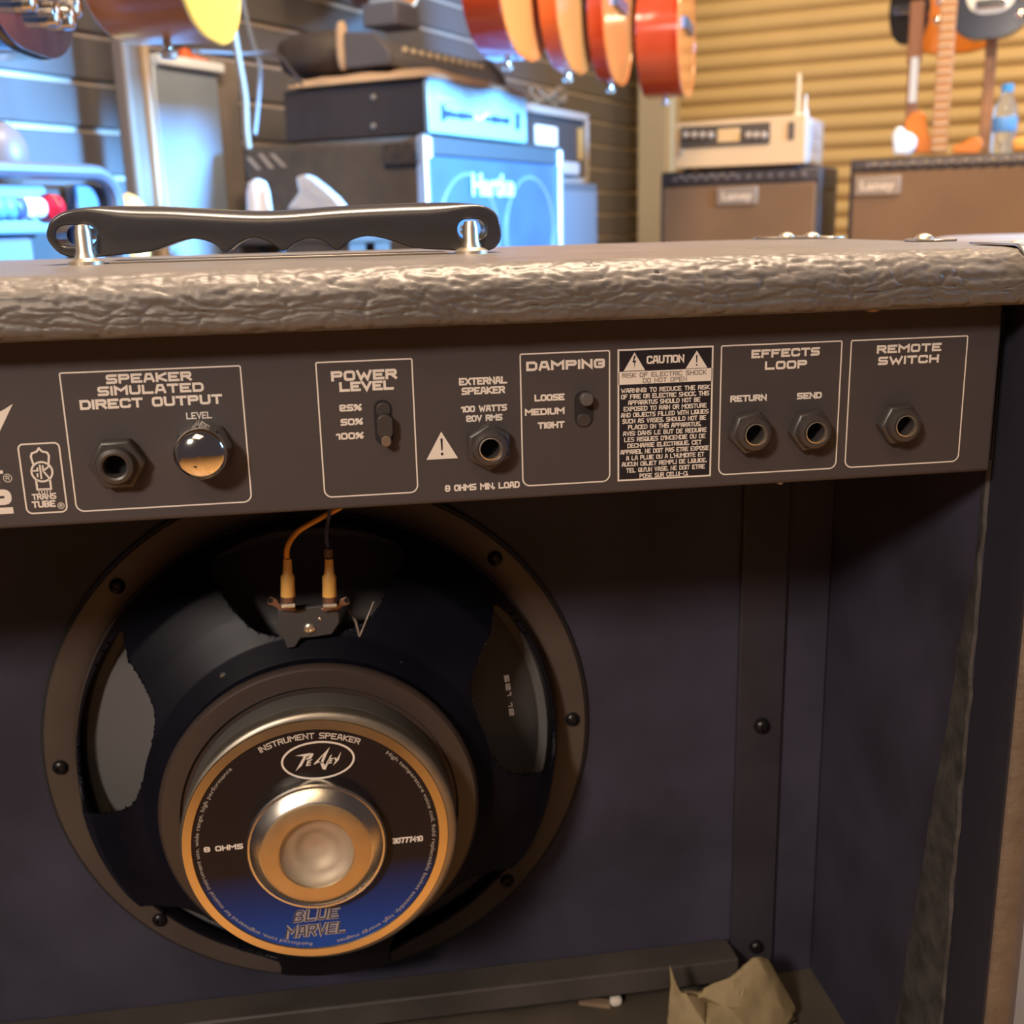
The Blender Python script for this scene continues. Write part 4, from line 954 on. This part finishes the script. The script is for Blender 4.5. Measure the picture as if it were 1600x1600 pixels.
# smooth the jagged openings
bm = bmesh.new(); bm.from_mesh(bo.data)
bv = [v for v in bm.verts if v.is_boundary and .006 < (YFR-(v.co.y+ORG[bo].y)) < .073]
for _ in range(14): bmesh.ops.smooth_vert(bm, verts=bv, factor=.5, use_axis_x=True, use_axis_y=True, use_axis_z=True)
loose = [v for v in bm.verts if not v.link_faces]; bmesh.ops.delete(bm, geom=loose, context='VERTS')
bm.to_mesh(bo.data); bm.free()
s_ = bo.modifiers.new('solid', 'SOLIDIFY'); s_.thickness = .0022; s_.offset = 0
# hub ring behind the magnet
mb = MB(); mb.lathe(sc_, AX, [(.0795, .076), (.0812, .0810), (.0805, .0835), (.0790, .0848), (.0700, .0848), (.0690, .0830), (.0640, .0826)], 96); mb.build('hub_ring', mat('hub_brown', (.050,.035,.030), .42), SPK, smooth=True, sharp=40)
# cone, spider and dust behind the openings
mb = MB(); mb.lathe(sc_, AX, [(.136, -.002), (.131, .005), (.126, .004), (.122, .008), (.090, .032), (.060, .050), (.036, .060)], 72); mb.build('cone', conepaper, SPK, smooth=True, sharp=50)
mb = MB(); mb.lathe(sc_, AX, [(.036,.060)]+[(.040+.004*k, .060+(.003 if k % 2 else 0)+.0012*k) for k in range(10)], 64); mb.build('spider', mat('spider_cloth', (.05,.035,.02), .9), SPK, smooth=True)
# magnet stack
YM = .0615; mc = V((sx, YM, sz)); mf = V((sx-.0018, YM, sz-.0004))
mb = MB(); mb.lathe(mc, AX, [(.0640, -.026), (.0668, -.0245), (.0672, -.016), (.0672, -.0085), (.0655, -.0082)], 96); mb.build('magnet_boot', mat('boot_grey', (.10,.095,.09), .45), SPK, smooth=True, sharp=40)
mb = MB(); mb.lathe(mc, AX, [(.0655, -.0085), (.0672, -.0080), (.0672, -.0022), (.0664, -.0006), (.0640, .0000), (.0600, .0002)], 96); mb.build('back_plate', magsteel, SPK, smooth=True, sharp=50)
mb = MB(); mb.lathe(mf, AX, [(.0643, .0001), (.0640, .0008), (.0597, .0014), (.0592, .0004)], 96); mb.build('bright_ring', ringmetal, SPK, smooth=True, sharp=30)
# printed label: black fading to blue at the bottom
lm = bpy.data.materials.new('label_print'); lm.use_nodes = True; nt = lm.node_tree; b = nt.nodes['Principled BSDF']
tc = nt.nodes.new('ShaderNodeTexCoord'); sp_ = nt.nodes.new('ShaderNodeSeparateXYZ'); mr = nt.nodes.new('ShaderNodeMapRange'); rp = nt.nodes.new('ShaderNodeValToRGB')
nt.links.new(tc.outputs['Object'], sp_.inputs[0]); nt.links.new(sp_.outputs['Z'], mr.inputs['Value'])
mr.inputs['From Min'].default_value = sz-.0585-ZF; mr.inputs['From Max'].default_value = sz+.0585-ZF
nt.links.new(mr.outputs[0], rp.inputs[0]); nt.links.new(rp.outputs[0], b.inputs['Base Color'])
e = rp.color_ramp.elements; e[0].position = .02; e[0].color = (.003,.060,.36,1); e[1].position = .38; e[1].color = (.012,.009,.012,1)
q_ = e.new(.17); q_.color = (.004,.035,.22,1)
b.inputs['Roughness'].default_value = .30; b.inputs['Specular IOR Level'].default_value = .28
mb = MB(); mb.lathe(mf, AX, [(.0594, .0003), (.0592, .0006), (.0334, .0006), (.0334, .0003)], 96); mb.build('printed_label', lm, SPK, smooth=True, sharp=30)
YL = YM-.00072
def arc_text(s, r_, a_start, a_end, size, mtl, up=True, th=None):
    # text bent round the label from angle a_start to a_end (degrees, measured from +X towards +Z)
    mb = MB(); sgn = -1 if up else 1
    def f(x, y, wd):
        a = radians(a_start+(a_end-a_start)*x/wd); rr = r_+(y if up else -y)
        return V((mf.x+rr*cos(a), YL, mf.z+rr*sin(a)))
    font_mesh(mb, s, size, f, .0); return mb.build('lettering', mtl, SPK, fixn=False)
ringink = mat('ring_ink', (.42,.38,.34), .5)
# wide stroke lettering for the arc title
def arc_stroke(s, r_, a0, a1, h, th, mtl, name='lettering'):
    mb = MB(); L = abs(radians(a1-a0))*r_
    text(mb, s, 0, L, 0, h, th, lambda x, z: V((mf.x+(r_+z)*cos(radians(a0+(a1-a0)*x/L)), YL, mf.z+(r_+z)*sin(radians(a0+(a1-a0)*x/L)))))
    mb.build(name, mtl, SPK, fixn=False)
arc_stroke('INSTRUMENT SPEAKER', .0562, 115, 65, .0031, .0006, mat('arc_ink', (.55,.50,.45), .5))
arc_text('High temperature voice coil, field replaceable basket assembly, high energy magnet', .0562, 51, -84, .0028, ringink)
arc_text('Reinforced cone, engineered for musical instrument use, wide range, high performance', .0562, 264, 131, .0028, ringink)
def LP(px, py): p = P_y(px, py, YL); return (p.x, p.z)
def label_text(s, px0, px1, pyc, hpx, thpx, m_, slant=0.):
    kx = 1/3240.; a = LP(px0, pyc); b = LP(px1, pyc); c_ = LP((px0+px1)/2, pyc); mb = MB()
    text(mb, s, a[0], b[0], c_[1], hpx*kx*1.08, thpx*kx, lambda x, z: V((x, YL, z)), slant); mb.build('lettering', m_, SPK, fixn=False)
label_text('8 OHMS', 318, 380, 1325, 8.5, 2.3, ink); label_text('30777410', 613, 661, 1312, 9.5, 2.4, ink)
sil = mat('silver_print', (.36,.33,.32), .4)
for s, x0, x1, yc in (('BLUE', 457, 529, 1429), ('MARVEL', 444, 540, 1453)):
    label_text(s, x0, x1, yc, 21, 6.2, sil, .22)
    kx = 1/3240.; YLs = YL; YL = YL-.0001; label_text(s, x0, x1, yc, 19, 2.4, mat('label_navy', (.02,.03,.09), .4), .22); YL = YLs
# oval emblem with angular script
mb = MB(); oc = LP(497, 1188); cA, cB = 55/3240., 28.5/3240.*1.08
ribbon(mb, [(oc[0]+cA*cos(a*pi/24), oc[1]+cB*sin(a*pi/24)) for a in range(48)], .0010, lambda x, z: V((x, YL, z)), True)
def zg_(pts): 
    P = [LP(240+x/3.077, 1060+y/3.077) for x, y in pts]; mb.add([V((x, YL, z)) for x, z in P], [tuple(range(len(P)))])
zg_([(680,372),(755,358),(748,372),(735,376),(712,420),(682,447),(722,375)])          # P stem with flag
zg_([(748,358),(770,362),(758,385),(730,392),(738,382),(748,376),(752,368)])           # P bowl
zg_([(740,395),(764,388),(762,393),(748,398),(746,403),(758,401),(755,406),(743,410),(741,416),(757,412),(753,419),(732,422)])  # E
zg_([(768,412),(848,330),(815,405),(800,412),(818,366),(790,400),(800,398),(797,404),(784,407),(778,414)])  # A
zg_([(800,404),(816,402),(823,420),(850,370),(858,366),(826,440),(812,436)])           # V
zg_([(846,386),(866,381),(864,387),(852,390),(850,394),(860,392),(858,397),(847,400),(845,405),(858,401),(855,408),(834,411)])  # E
zg_([(868,382),(876,380),(880,388),(902,352),(890,392),(862,420),(874,396)])           # Y
mb.build('oval_emblem', ink, SPK, fixn=False)
# vented pole cap
mb = MB(); mb.lathe(mf, AX, [(.0334, .0004), (.0336, .0060), (.0328, .0068), (.0318, .0070), (.0272, .0112), (.0262, .0116)], 96); mb.build('pole_cap', capmetal, SPK, smooth=True, sharp=25)
mb = MB(); mb.lathe(mf, AX, [(.0262, .0116), (.0252, .0120), (.0185, .0122), (.0176, .0118)], 96); mb.build('pole_cap_face', mat('cap_warm_sheen', (.62,.47,.28), .38, .9, var=.08, vscale=80), SPK, smooth=True, sharp=25)  # gold tone stands in for the warm room mirrored here
mb = MB(); mb.lathe(mf, AX, [(.0176, .0118), (.0172, .0110), (.0160, .0092), (.0125, .0076), (.0098, .0070), (.0090, .0060), (.0050, .0046), (0, .0040)], 72); mb.build('vent_dish', dishmetal, SPK, smooth=True, sharp=60)
# terminal board with two tabs and crimped wires
yT = .098
def T(px, py, y=yT): return P_y(px, py, y)
bp_ = [(434,952),(466,951),(500,946),(530,944),(531,974),(519,992),(492,996),(470,998),(462,1012),(448,1014),(444,1000),(434,992)]
mb = MB(); mb.extrude([(T(x, y).x, T(x, y).z) for x, y in bp_], lambda a, b, t: V((a, t, b)), yT, yT+.006); tb = mb.build('terminal_board', terminal_m, SPK, bevel=.0008)
c_ = T(484, 982); screw((c_.x, yT, c_.z), AX, .0030, SPK, 'rivet', solder, .0012)
c_ = T(500, 967); screw((c_.x, yT, c_.z), AX, .0010, SPK, 'rivet', postmetal, .0006)
for sgn, px in ((-1, 450), (1, 515)):
    # ring-ended brass tab
    o_ = [(px+sgn*(-14), 948), (px+sgn*14, 940), (px+sgn*16, 934), (px+sgn*26, 929), (px+sgn*32, 934), (px+sgn*31, 941), (px+sgn*20, 945), (px+sgn*14, 950), (px-sgn*10, 953)]
    mb = MB(); mb.extrude([(T(x, y).x, T(x, y).z) for x, y in o_], lambda a, b, t: V((a, t, b)), yT-.003, yT-.0018); mb.build('solder_tab', brass, SPK, bevel=.0003)
    e0 = T(px+sgn*27, 935); screw((e0.x, yT-.003, e0.z), AX, .0014, SPK, 'tab_hole', holeblack, .0002)
    a0 = T(px, 948, yT-.004); a1 = T(px, 930, yT-.004)
    mb = MB(); mb.tube([a0, a1], .0036, 12); mb.build('crimp', brass, SPK, smooth=True)
    mb = MB(); mb.tube([T(px-10, 946.5, yT-.007), T(px+11, 945.5, yT-.007)], .0012, 8); mb.build('solder_joint', solder, SPK, smooth=True)
    t0, t1, t2, t3 = T(px, 931, yT-.005), T(px-.5, 901, yT-.005), T(px-.5, 896, yT-.005), T(px-1.0, 873, yT-.005)
    mb = MB(); mb.tube([t0, t0.lerp(t1, .5), t1, t2, t3], .003, 14, fr=lambda s: (.0036, .0034, .0034, .0024, .0020)[min(4, int(s*4+.01))]); mb.build('sleeve', mat('amber_sleeve', (.85,.50,.14), .35), SPK, smooth=True, sharp=50)
wp = [T(449, 878, yT-.005), T(448, 862, yT-.005), T(453, 846, yT-.004), T(466, 830, yT-.002), T(485, 818, yT), T(505, 807, yT+.002), T(534, 791, yT+.004), T(560, 770, yT+.006)]
mb = MB(); mb.tube(catmull(wp, 8), .00135, 10); mb.build('orange_wire', orangewire, SPK, smooth=True)
wp = [T(514, 872, yT-.005), T(512, 855, yT-.005), T(510, 835, yT-.003), T(513, 812, yT), T(520, 780, yT+.002)]
mb = MB(); mb.tube(catmull(wp, 8), .0009, 8); mb.build('blue_wire', bluewire, SPK, smooth=True)
mb = MB(); c_ = T(513.5, 864, yT-.005); mb.tube([T(513, 870, yT-.005), T(513, 857, yT-.005)], .0022, 10); mb.build('wire_collar', mat('collar_brown', (.12,.08,.06), .5), SPK, smooth=True)
# tinsel lead and stamped code on the basket
mb = MB(); mb.tube([T(545, 952, .112), T(556, 972, .108), T(562, 995, .104)], .0007, 6); mb.tube([T(584, 940, .112), T(572, 970, .108), T(562, 995, .104)], .0005, 6); mb.build('lead_wire', mat('tinsel', (.25,.19,.15), .5, .4), SPK)
mb = MB()
mb.build if False else None
def code(s, px, py, dx, dy, y):
    a = T(px, py, y); b = T(px+dx, py+dy, y); L = (b-a).length; d = (b-a)/L; n_ = V((d.z, 0, -d.x))*-1; n_.normalize()
    m2 = MB(); text(m2, s, 0, L, 0, .0024, .0005, lambda x, z: a+d*x+n_*z); m2.build('stamped_code', mat('stamp_grey', (.28,.25,.24), .6), SPK, fixn=False)
code('521', 791, 1055, 5, 32, .113); code('12', 797, 1098, 3, 20, .113)
for px, py in ((350, 1056), (624, 1038)):
    y_ = .101; c_ = T(px, py, y_); mb = MB(); mb.lathe((c_.x, y_, c_.z), AX, [(.0022,-.012),(.0022, 0), (.0018, .0010), (0, .0014)], 14); mb.build('basket_rivet', mat('dull_rivet', (.30,.29,.26), .3, .8), SPK, smooth=True)

# ---- handle
hy0, hy1 = .119, .143; HY = .131
def H(px, py): p = P_y(px, py, HY-.010); return (p.x, p.z)
top = [(75,355),(82,342),(105,329),(157,322),(250,322),(330,326),(400,329),(460,327),(537,321),(668,316),(735,318),(765,325),(779,340)]
bot = [(783,360),(782,375),(772,388),(750,393),(700,391),(650,388),(625,381),(605,374),(574,369),(548,376),(528,391),(508,378),(485,372),(462,380),(443,392),(424,380),(398,371),(373,380),(353,394),(333,380),(302,373),(272,380),(236,393),(190,398),(150,402),(118,403),(94,396),(78,380),(73,368)]
outer = [H(*p) for p in top+bot]
def sm(pts, n=3): return [(p.x, p.y) for p in catmull([(a, b, 0) for a, b in pts], n, True)]
outer = sm(outer, 3)
def slot(x0, x1, y0, y1):
    a = H(x0, y1); b = H(x1, y0); return rrect(a[0], b[0], a[1], b[1], (b[1]-a[1])*.48, 6)
holes = [slot(90, 150, 351, 385), slot(715, 758, 342, 374)]
zmid = H(400, 352)[1]
def inward(lp, sgn):
    out = []; n = len(lp)
    for i in range(n):
        a = V(lp[i-2]); b = V(lp[(i+2) % n]); d = (b-a).normalized(); out.append((-d.y*sgn, d.x*sgn))
    return out
def area2(lp): return sum(lp[i-1][0]*lp[i][1]-lp[i][0]*lp[i-1][1] for i in range(len(lp)))
loops = [(outer, inward(outer, 1 if area2(outer) > 0 else -1), True)] + [(h, inward(h, -1 if area2(h) > 0 else 1), False) for h in holes]
def insets(p, isout):
    if not isout: return .0011, .0014
    ex = min(1, max(0, (p[0]+.128)/.02), max(0, (.056-p[0])/.02)); up = min(1, max(0, (p[1]-zmid)/.004))
    return .0014+.0052*up*ex, .0018+.0075*up*ex
bm = bmesh.new(); KL = 6
for side in (0, 1):
    capl = []
    for lp, nn, isout in loops:
        prev = None
        for k in range(KL+1):
            a = pi/2*k/KL; row = []
            for p, n_ in zip(lp, nn):
                r_, ry = insets(p, isout); q = (p[0]+n_[0]*r_*(1-cos(a)), p[1]+n_[1]*r_*(1-cos(a)))
                y = hy0+ry*(1-sin(a)) if side == 0 else hy1-ry*(1-sin(a))
                row.append(bm.verts.new((q[0], y, q[1])))
            if prev:
                for i in range(len(row)): bm.faces.new((prev[i-1], prev[i], row[i], row[i-1]))
            prev = row
        capl.append(prev)
    ed = []
    for row in capl:
        for i in range(len(row)): ed.append(bm.edges.get((row[i-1], row[i])) or bm.edges.new((row[i-1], row[i])))
    bmesh.ops.triangle_fill(bm, use_beauty=True, use_dissolve=False, edges=ed, normal=(0,-1,0))
bm.verts.ensure_lookup_table()
# join the two shells at their first rows
be = [e_ for e_ in bm.edges if e_.is_boundary]
bmesh.ops.bridge_loops(bm, edges=be) if False else None
off_ = 0; counts = [len(l[0])*(KL+1) for l in loops]; tot = sum(counts)
o0 = 0
for (lp, nn, io), c_ in zip(loops, counts):
    n = len(lp)
    for i in range(n):
        a_, b_ = bm.verts[o0+i-1 if i else o0+n-1], bm.verts[o0+i]; c2_, d_ = bm.verts[tot+o0+i], bm.verts[tot+(o0+i-1 if i else o0+n-1)]
        bm.faces.new((a_, b_, c2_, d_))
    o0 += c_
bmesh.ops.recalc_face_normals(bm, faces=bm.faces)
for v in bm.verts: v.co -= ORG[AMP]
me = bpy.data.meshes.new('handle'); bm.to_mesh(me); bm.free(); me.materials.append(mat('handle_plastic', (.030,.027,.028), .24, bump=.06, bscale=500))
ho = bpy.data.objects.new('handle', me); COL.objects.link(ho); ho.parent = AMP; ORG[ho] = ORG[AMP]
me.polygons.foreach_set('use_smooth', [True]*len(me.polygons)); me.set_sharp_from_angle(angle=radians(50))
for px, ptop in ((131, 352), (736, 346)):
    PY = hy0-.0042; c_ = P_y(px, 380, PY); zt_ = P_y(px, ptop, PY).z
    mb = MB(); mb.lathe((c_.x, PY, ZT), (0,0,1), [(0,0),(.0080,0),(.0080,.0016),(.0050,.0030),(.0040,.006),(.0038,zt_-ZT-.003),(.0030,zt_-ZT),(0,zt_-ZT+.0006)], 28)
    po = mb.build('handle_post', postmetal, AMP, smooth=True, sharp=40)
    mb = MB(); mb.tube([(c_.x, PY, zt_-.004), (c_.x, hy1+.003, zt_-.004)], .0026, 12); mb.build('pin', postmetal, po, smooth=True)
# metal mounting strip under the handle
a_, b_ = P_z(170, 402, ZT), P_z(720, 395, ZT)
MB().box(-.118, .040, .118, .140, ZT-.0002, ZT+.0012).build('handle_base_strip', mat('strip_dark', (.20,.17,.14), .4, .6), AMP, bevel=.0004)
# ---- corner protectors with rivets
prot = mat('corner_steel', (.50,.46,.42), .25, .95)
def rivet(x, y, z=ZT+.0012, r_=.0050): 
    mb = MB(); mb.lathe((x, y, z), (0,0,1), [(r_,0),(r_*.92,.0010),(r_*.6,.0022),(r_*.25,.0028),(0,.0029)], 18); mb.build('rivet', postmetal, AMP, smooth=True)
def plate(poly, name='corner_protector'):
    mb = MB(); mb.extrude(poly, lambda a, b, t: V((a, b, t)), ZT+.0001, ZT+.0014); mb.build(name, prot, AMP, bevel=.0006)
plate([(.245, .2545), (.2862, .2545), (.2862, .212), (.277, .208), (.268, .216), (.262, .232), (.250, .240), (.243, .247)])
rivet(.262, .243); rivet(.272, .228)
plate([(.2862, .085), (.2862, .118), (.276, .116), (.270, .108), (.270, .096), (.276, .088)], 'edge_plate'); rivet(.2775, .102)
# rear right corner protector wraps the corner
mb = MB(); vs = []; NP = 14
pr2 = [(y, z, ny, nz) for (y, z, ny, nz) in prof[19:46]]
x0s = []
for i in range(NP+1):
    x = .2568+(XR+.0006-.2568)*i/NP; ex = max(0, 1-(XR-x)/.010); ex = min(ex, 1); drop = .0105*(1-math.sqrt(max(0, 1-ex*ex)))
    for j, (y, z, ny, nz) in enumerate(pr2):
        yy = y
        vs.append((x+.004*max(0, (y-.0)/.03)*(1-i/NP), yy+ny*.0013, z+nz*.0013-drop*(1 if z > ZLIP+.012 else 0)))
n = len(pr2); mb.add(vs, [(i*n+j, (i+1)*n+j, (i+1)*n+j+1, i*n+j+1) for i in range(NP) for j in range(n-1)])
o = mb.build('corner_protector', prot, AMP, smooth=True, sharp=60); s_ = o.modifiers.new('solid', 'SOLIDIFY'); s_.thickness = .0008; s_.offset = -1
rivet(.272, .012, ZT-.0008)

# ---- paper packet and scrap on the cabinet floor
ZFL = ZF+.018
yk = .124
PK = dict(A=(1045,1506,0), B=(1060,1541,-4), C=(1092,1547,-1), D=(1106,1567,5), E=(1140,1522,0), F=(1180,1500,3), G=(1198,1510,7), H=(1246,1594,6), I=(1229,1600,-5),
    J=(1207,1560,-4), K=(1165,1588,-13), L=(1088,1578,-14), M=(1038,1604,-7), N=(1043,1552,-5), O=(1142,1556,-9), Q=(1075,1640,-10), T=(1160,1640,-12), W=(1235,1632,-3), Y=(1050,1640,-3))
pv = {k: P_y(x, y, yk)+V((0, d/1000, 0)) for k, (x, y, d) in PK.items()}
for k in pv: pv[k].z = max(pv[k].z, ZFL+.0012)
fcs = ['ABN', 'NBL', 'NLM', 'BCD', 'BDL', 'CEOD', 'DOL', 'EFO', 'FJO', 'OJK', 'OKL', 'JIK', 'FGJ', 'GHIJ', 'MLQY', 'LKTQ', 'KIWT', 'IHW']
bm = bmesh.new(); bvv = {k: bm.verts.new(p) for k, p in pv.items()}
for f_ in fcs: bm.faces.new([bvv[c] for c in f_])
bmesh.ops.recalc_face_normals(bm, faces=bm.faces)
bmesh.ops.triangulate(bm, faces=bm.faces); bmesh.ops.subdivide_edges(bm, edges=bm.edges[:], cuts=7, use_grid_fill=True)
for v in bm.verts:
    c = v.co; c.y += .0016*noise.noise(c*90)+.0022*(abs(noise.noise(V((c.x*130+c.z*70, c.z*50, 4))))-.2); c.z += .0007*noise.noise(c*160+V((9,0,0))); c.z = max(c.z, ZFL+.0048)
me = bpy.data.meshes.new('paper_packet'); bm.to_mesh(me); bm.free(); me.materials.append(kraft)
o = bpy.data.objects.new('paper_packet', me); COL.objects.link(o); me.polygons.foreach_set('use_smooth', [True]*len(me.polygons)); me.set_sharp_from_angle(angle=radians(24))
s_ = o.modifiers.new('solid', 'SOLIDIFY'); s_.thickness = .004; s_.offset = -1
tag(o, 'crumpled tan paper packet lying inside the open amplifier cabinet', 'packet')
q = P_z(962, 1562, ZFL+.004); mb = MB(); blob(mb, (q.x, q.y, ZFL+.0035), (.004,.003,.0034), .1, axu=V((1,0,0)), axv=V((0,1,0)))
tag(mb.build('pellet', mat('pellet_white', (.75,.68,.6), .4), smooth=True), 'tiny white pellet on the cabinet floor left of the paper packet', 'debris')
q0, q1 = P_z(905, 1566, ZFL+.002), P_z(955, 1562, ZFL+.002)
mb = MB(); mb.hexa([(q0.x, q0.y, ZFL), (q1.x-.002, q1.y-.006, ZFL), (q1.x-.002, q1.y, ZFL), (q0.x, q0.y+.006, ZFL), (q0.x, q0.y, ZFL+.002), (q1.x-.002, q1.y-.006, ZFL+.003), (q1.x-.002, q1.y, ZFL+.003), (q0.x, q0.y+.006, ZFL+.002)])
tag(mb.build('wood_splinter', mat('splinter', (.25,.17,.11), .7)), 'thin brown splinter beside the white pellet on the cabinet floor', 'debris')

# bench under the amplifier and a bright steel stool top seen past its right corner
r = root('display_bench', V((-.04, .12, floor_z)), 'dark counter carrying the open-backed amplifier', 'bench')
MB().box(-.5, .5, -.06, .34, ZF-.04, ZF).build('bench_top', bench_m, r, bevel=.004)
for x in (-.46, .46):
    for y in (-.02, .30): MB().box(x-.03, x+.03, y-.03, y+.03, floor_z, ZF-.04).build('leg', bench_m, r)
q = P_y(1530, 372, .55)
r = root('steel_stool', V((q.x+.06, .55, floor_z)), 'round brushed steel stool top just beyond the amplifier\'s right corner', 'stool')
mb = MB(); mb.lathe((q.x+.06, .55, q.z-.014), (0,0,1), [(0,.016),(.085,.015),(.100,.012),(.105,.004),(.104,-.012),(0,-.012)], 48); mb.build('seat', mat('brushed_steel', (.40,.36,.33), .4, .7), r, smooth=True, sharp=40)
for k in range(3):
    a = 2*pi*k/3; mb = MB(); mb.tube([(q.x+.06+.06*cos(a), .55+.06*sin(a), q.z-.026), (q.x+.06+.10*cos(a), .55+.10*sin(a), floor_z)], .010, 10); mb.build('leg', mat('brushed_steel', (.5,.5,.5)), r, smooth=True)

# ------------------------------------------------------------------ groups of alike things
for o in [q for q in bpy.data.objects if q.parent is None and 'label' in q]:
    l = o['label']
    if o.name.startswith('acoustic_guitar') and ('red row' in l or 'cherry-red' in l or 'corner post' in l): o['group'] = 'red guitars hanging in a row'
    elif o.name.startswith('combo_amp'): o['group'] = 'brown-grille combos by the shutter'
    elif o.name.startswith('display_bench'): o['group'] = 'dark benches carrying the amplifiers'
    elif o.name in ('electric_guitar.001', 'electric_guitar.002', 'electric_guitar.003'): o['group'] = 'electric guitars hanging before the shutter'
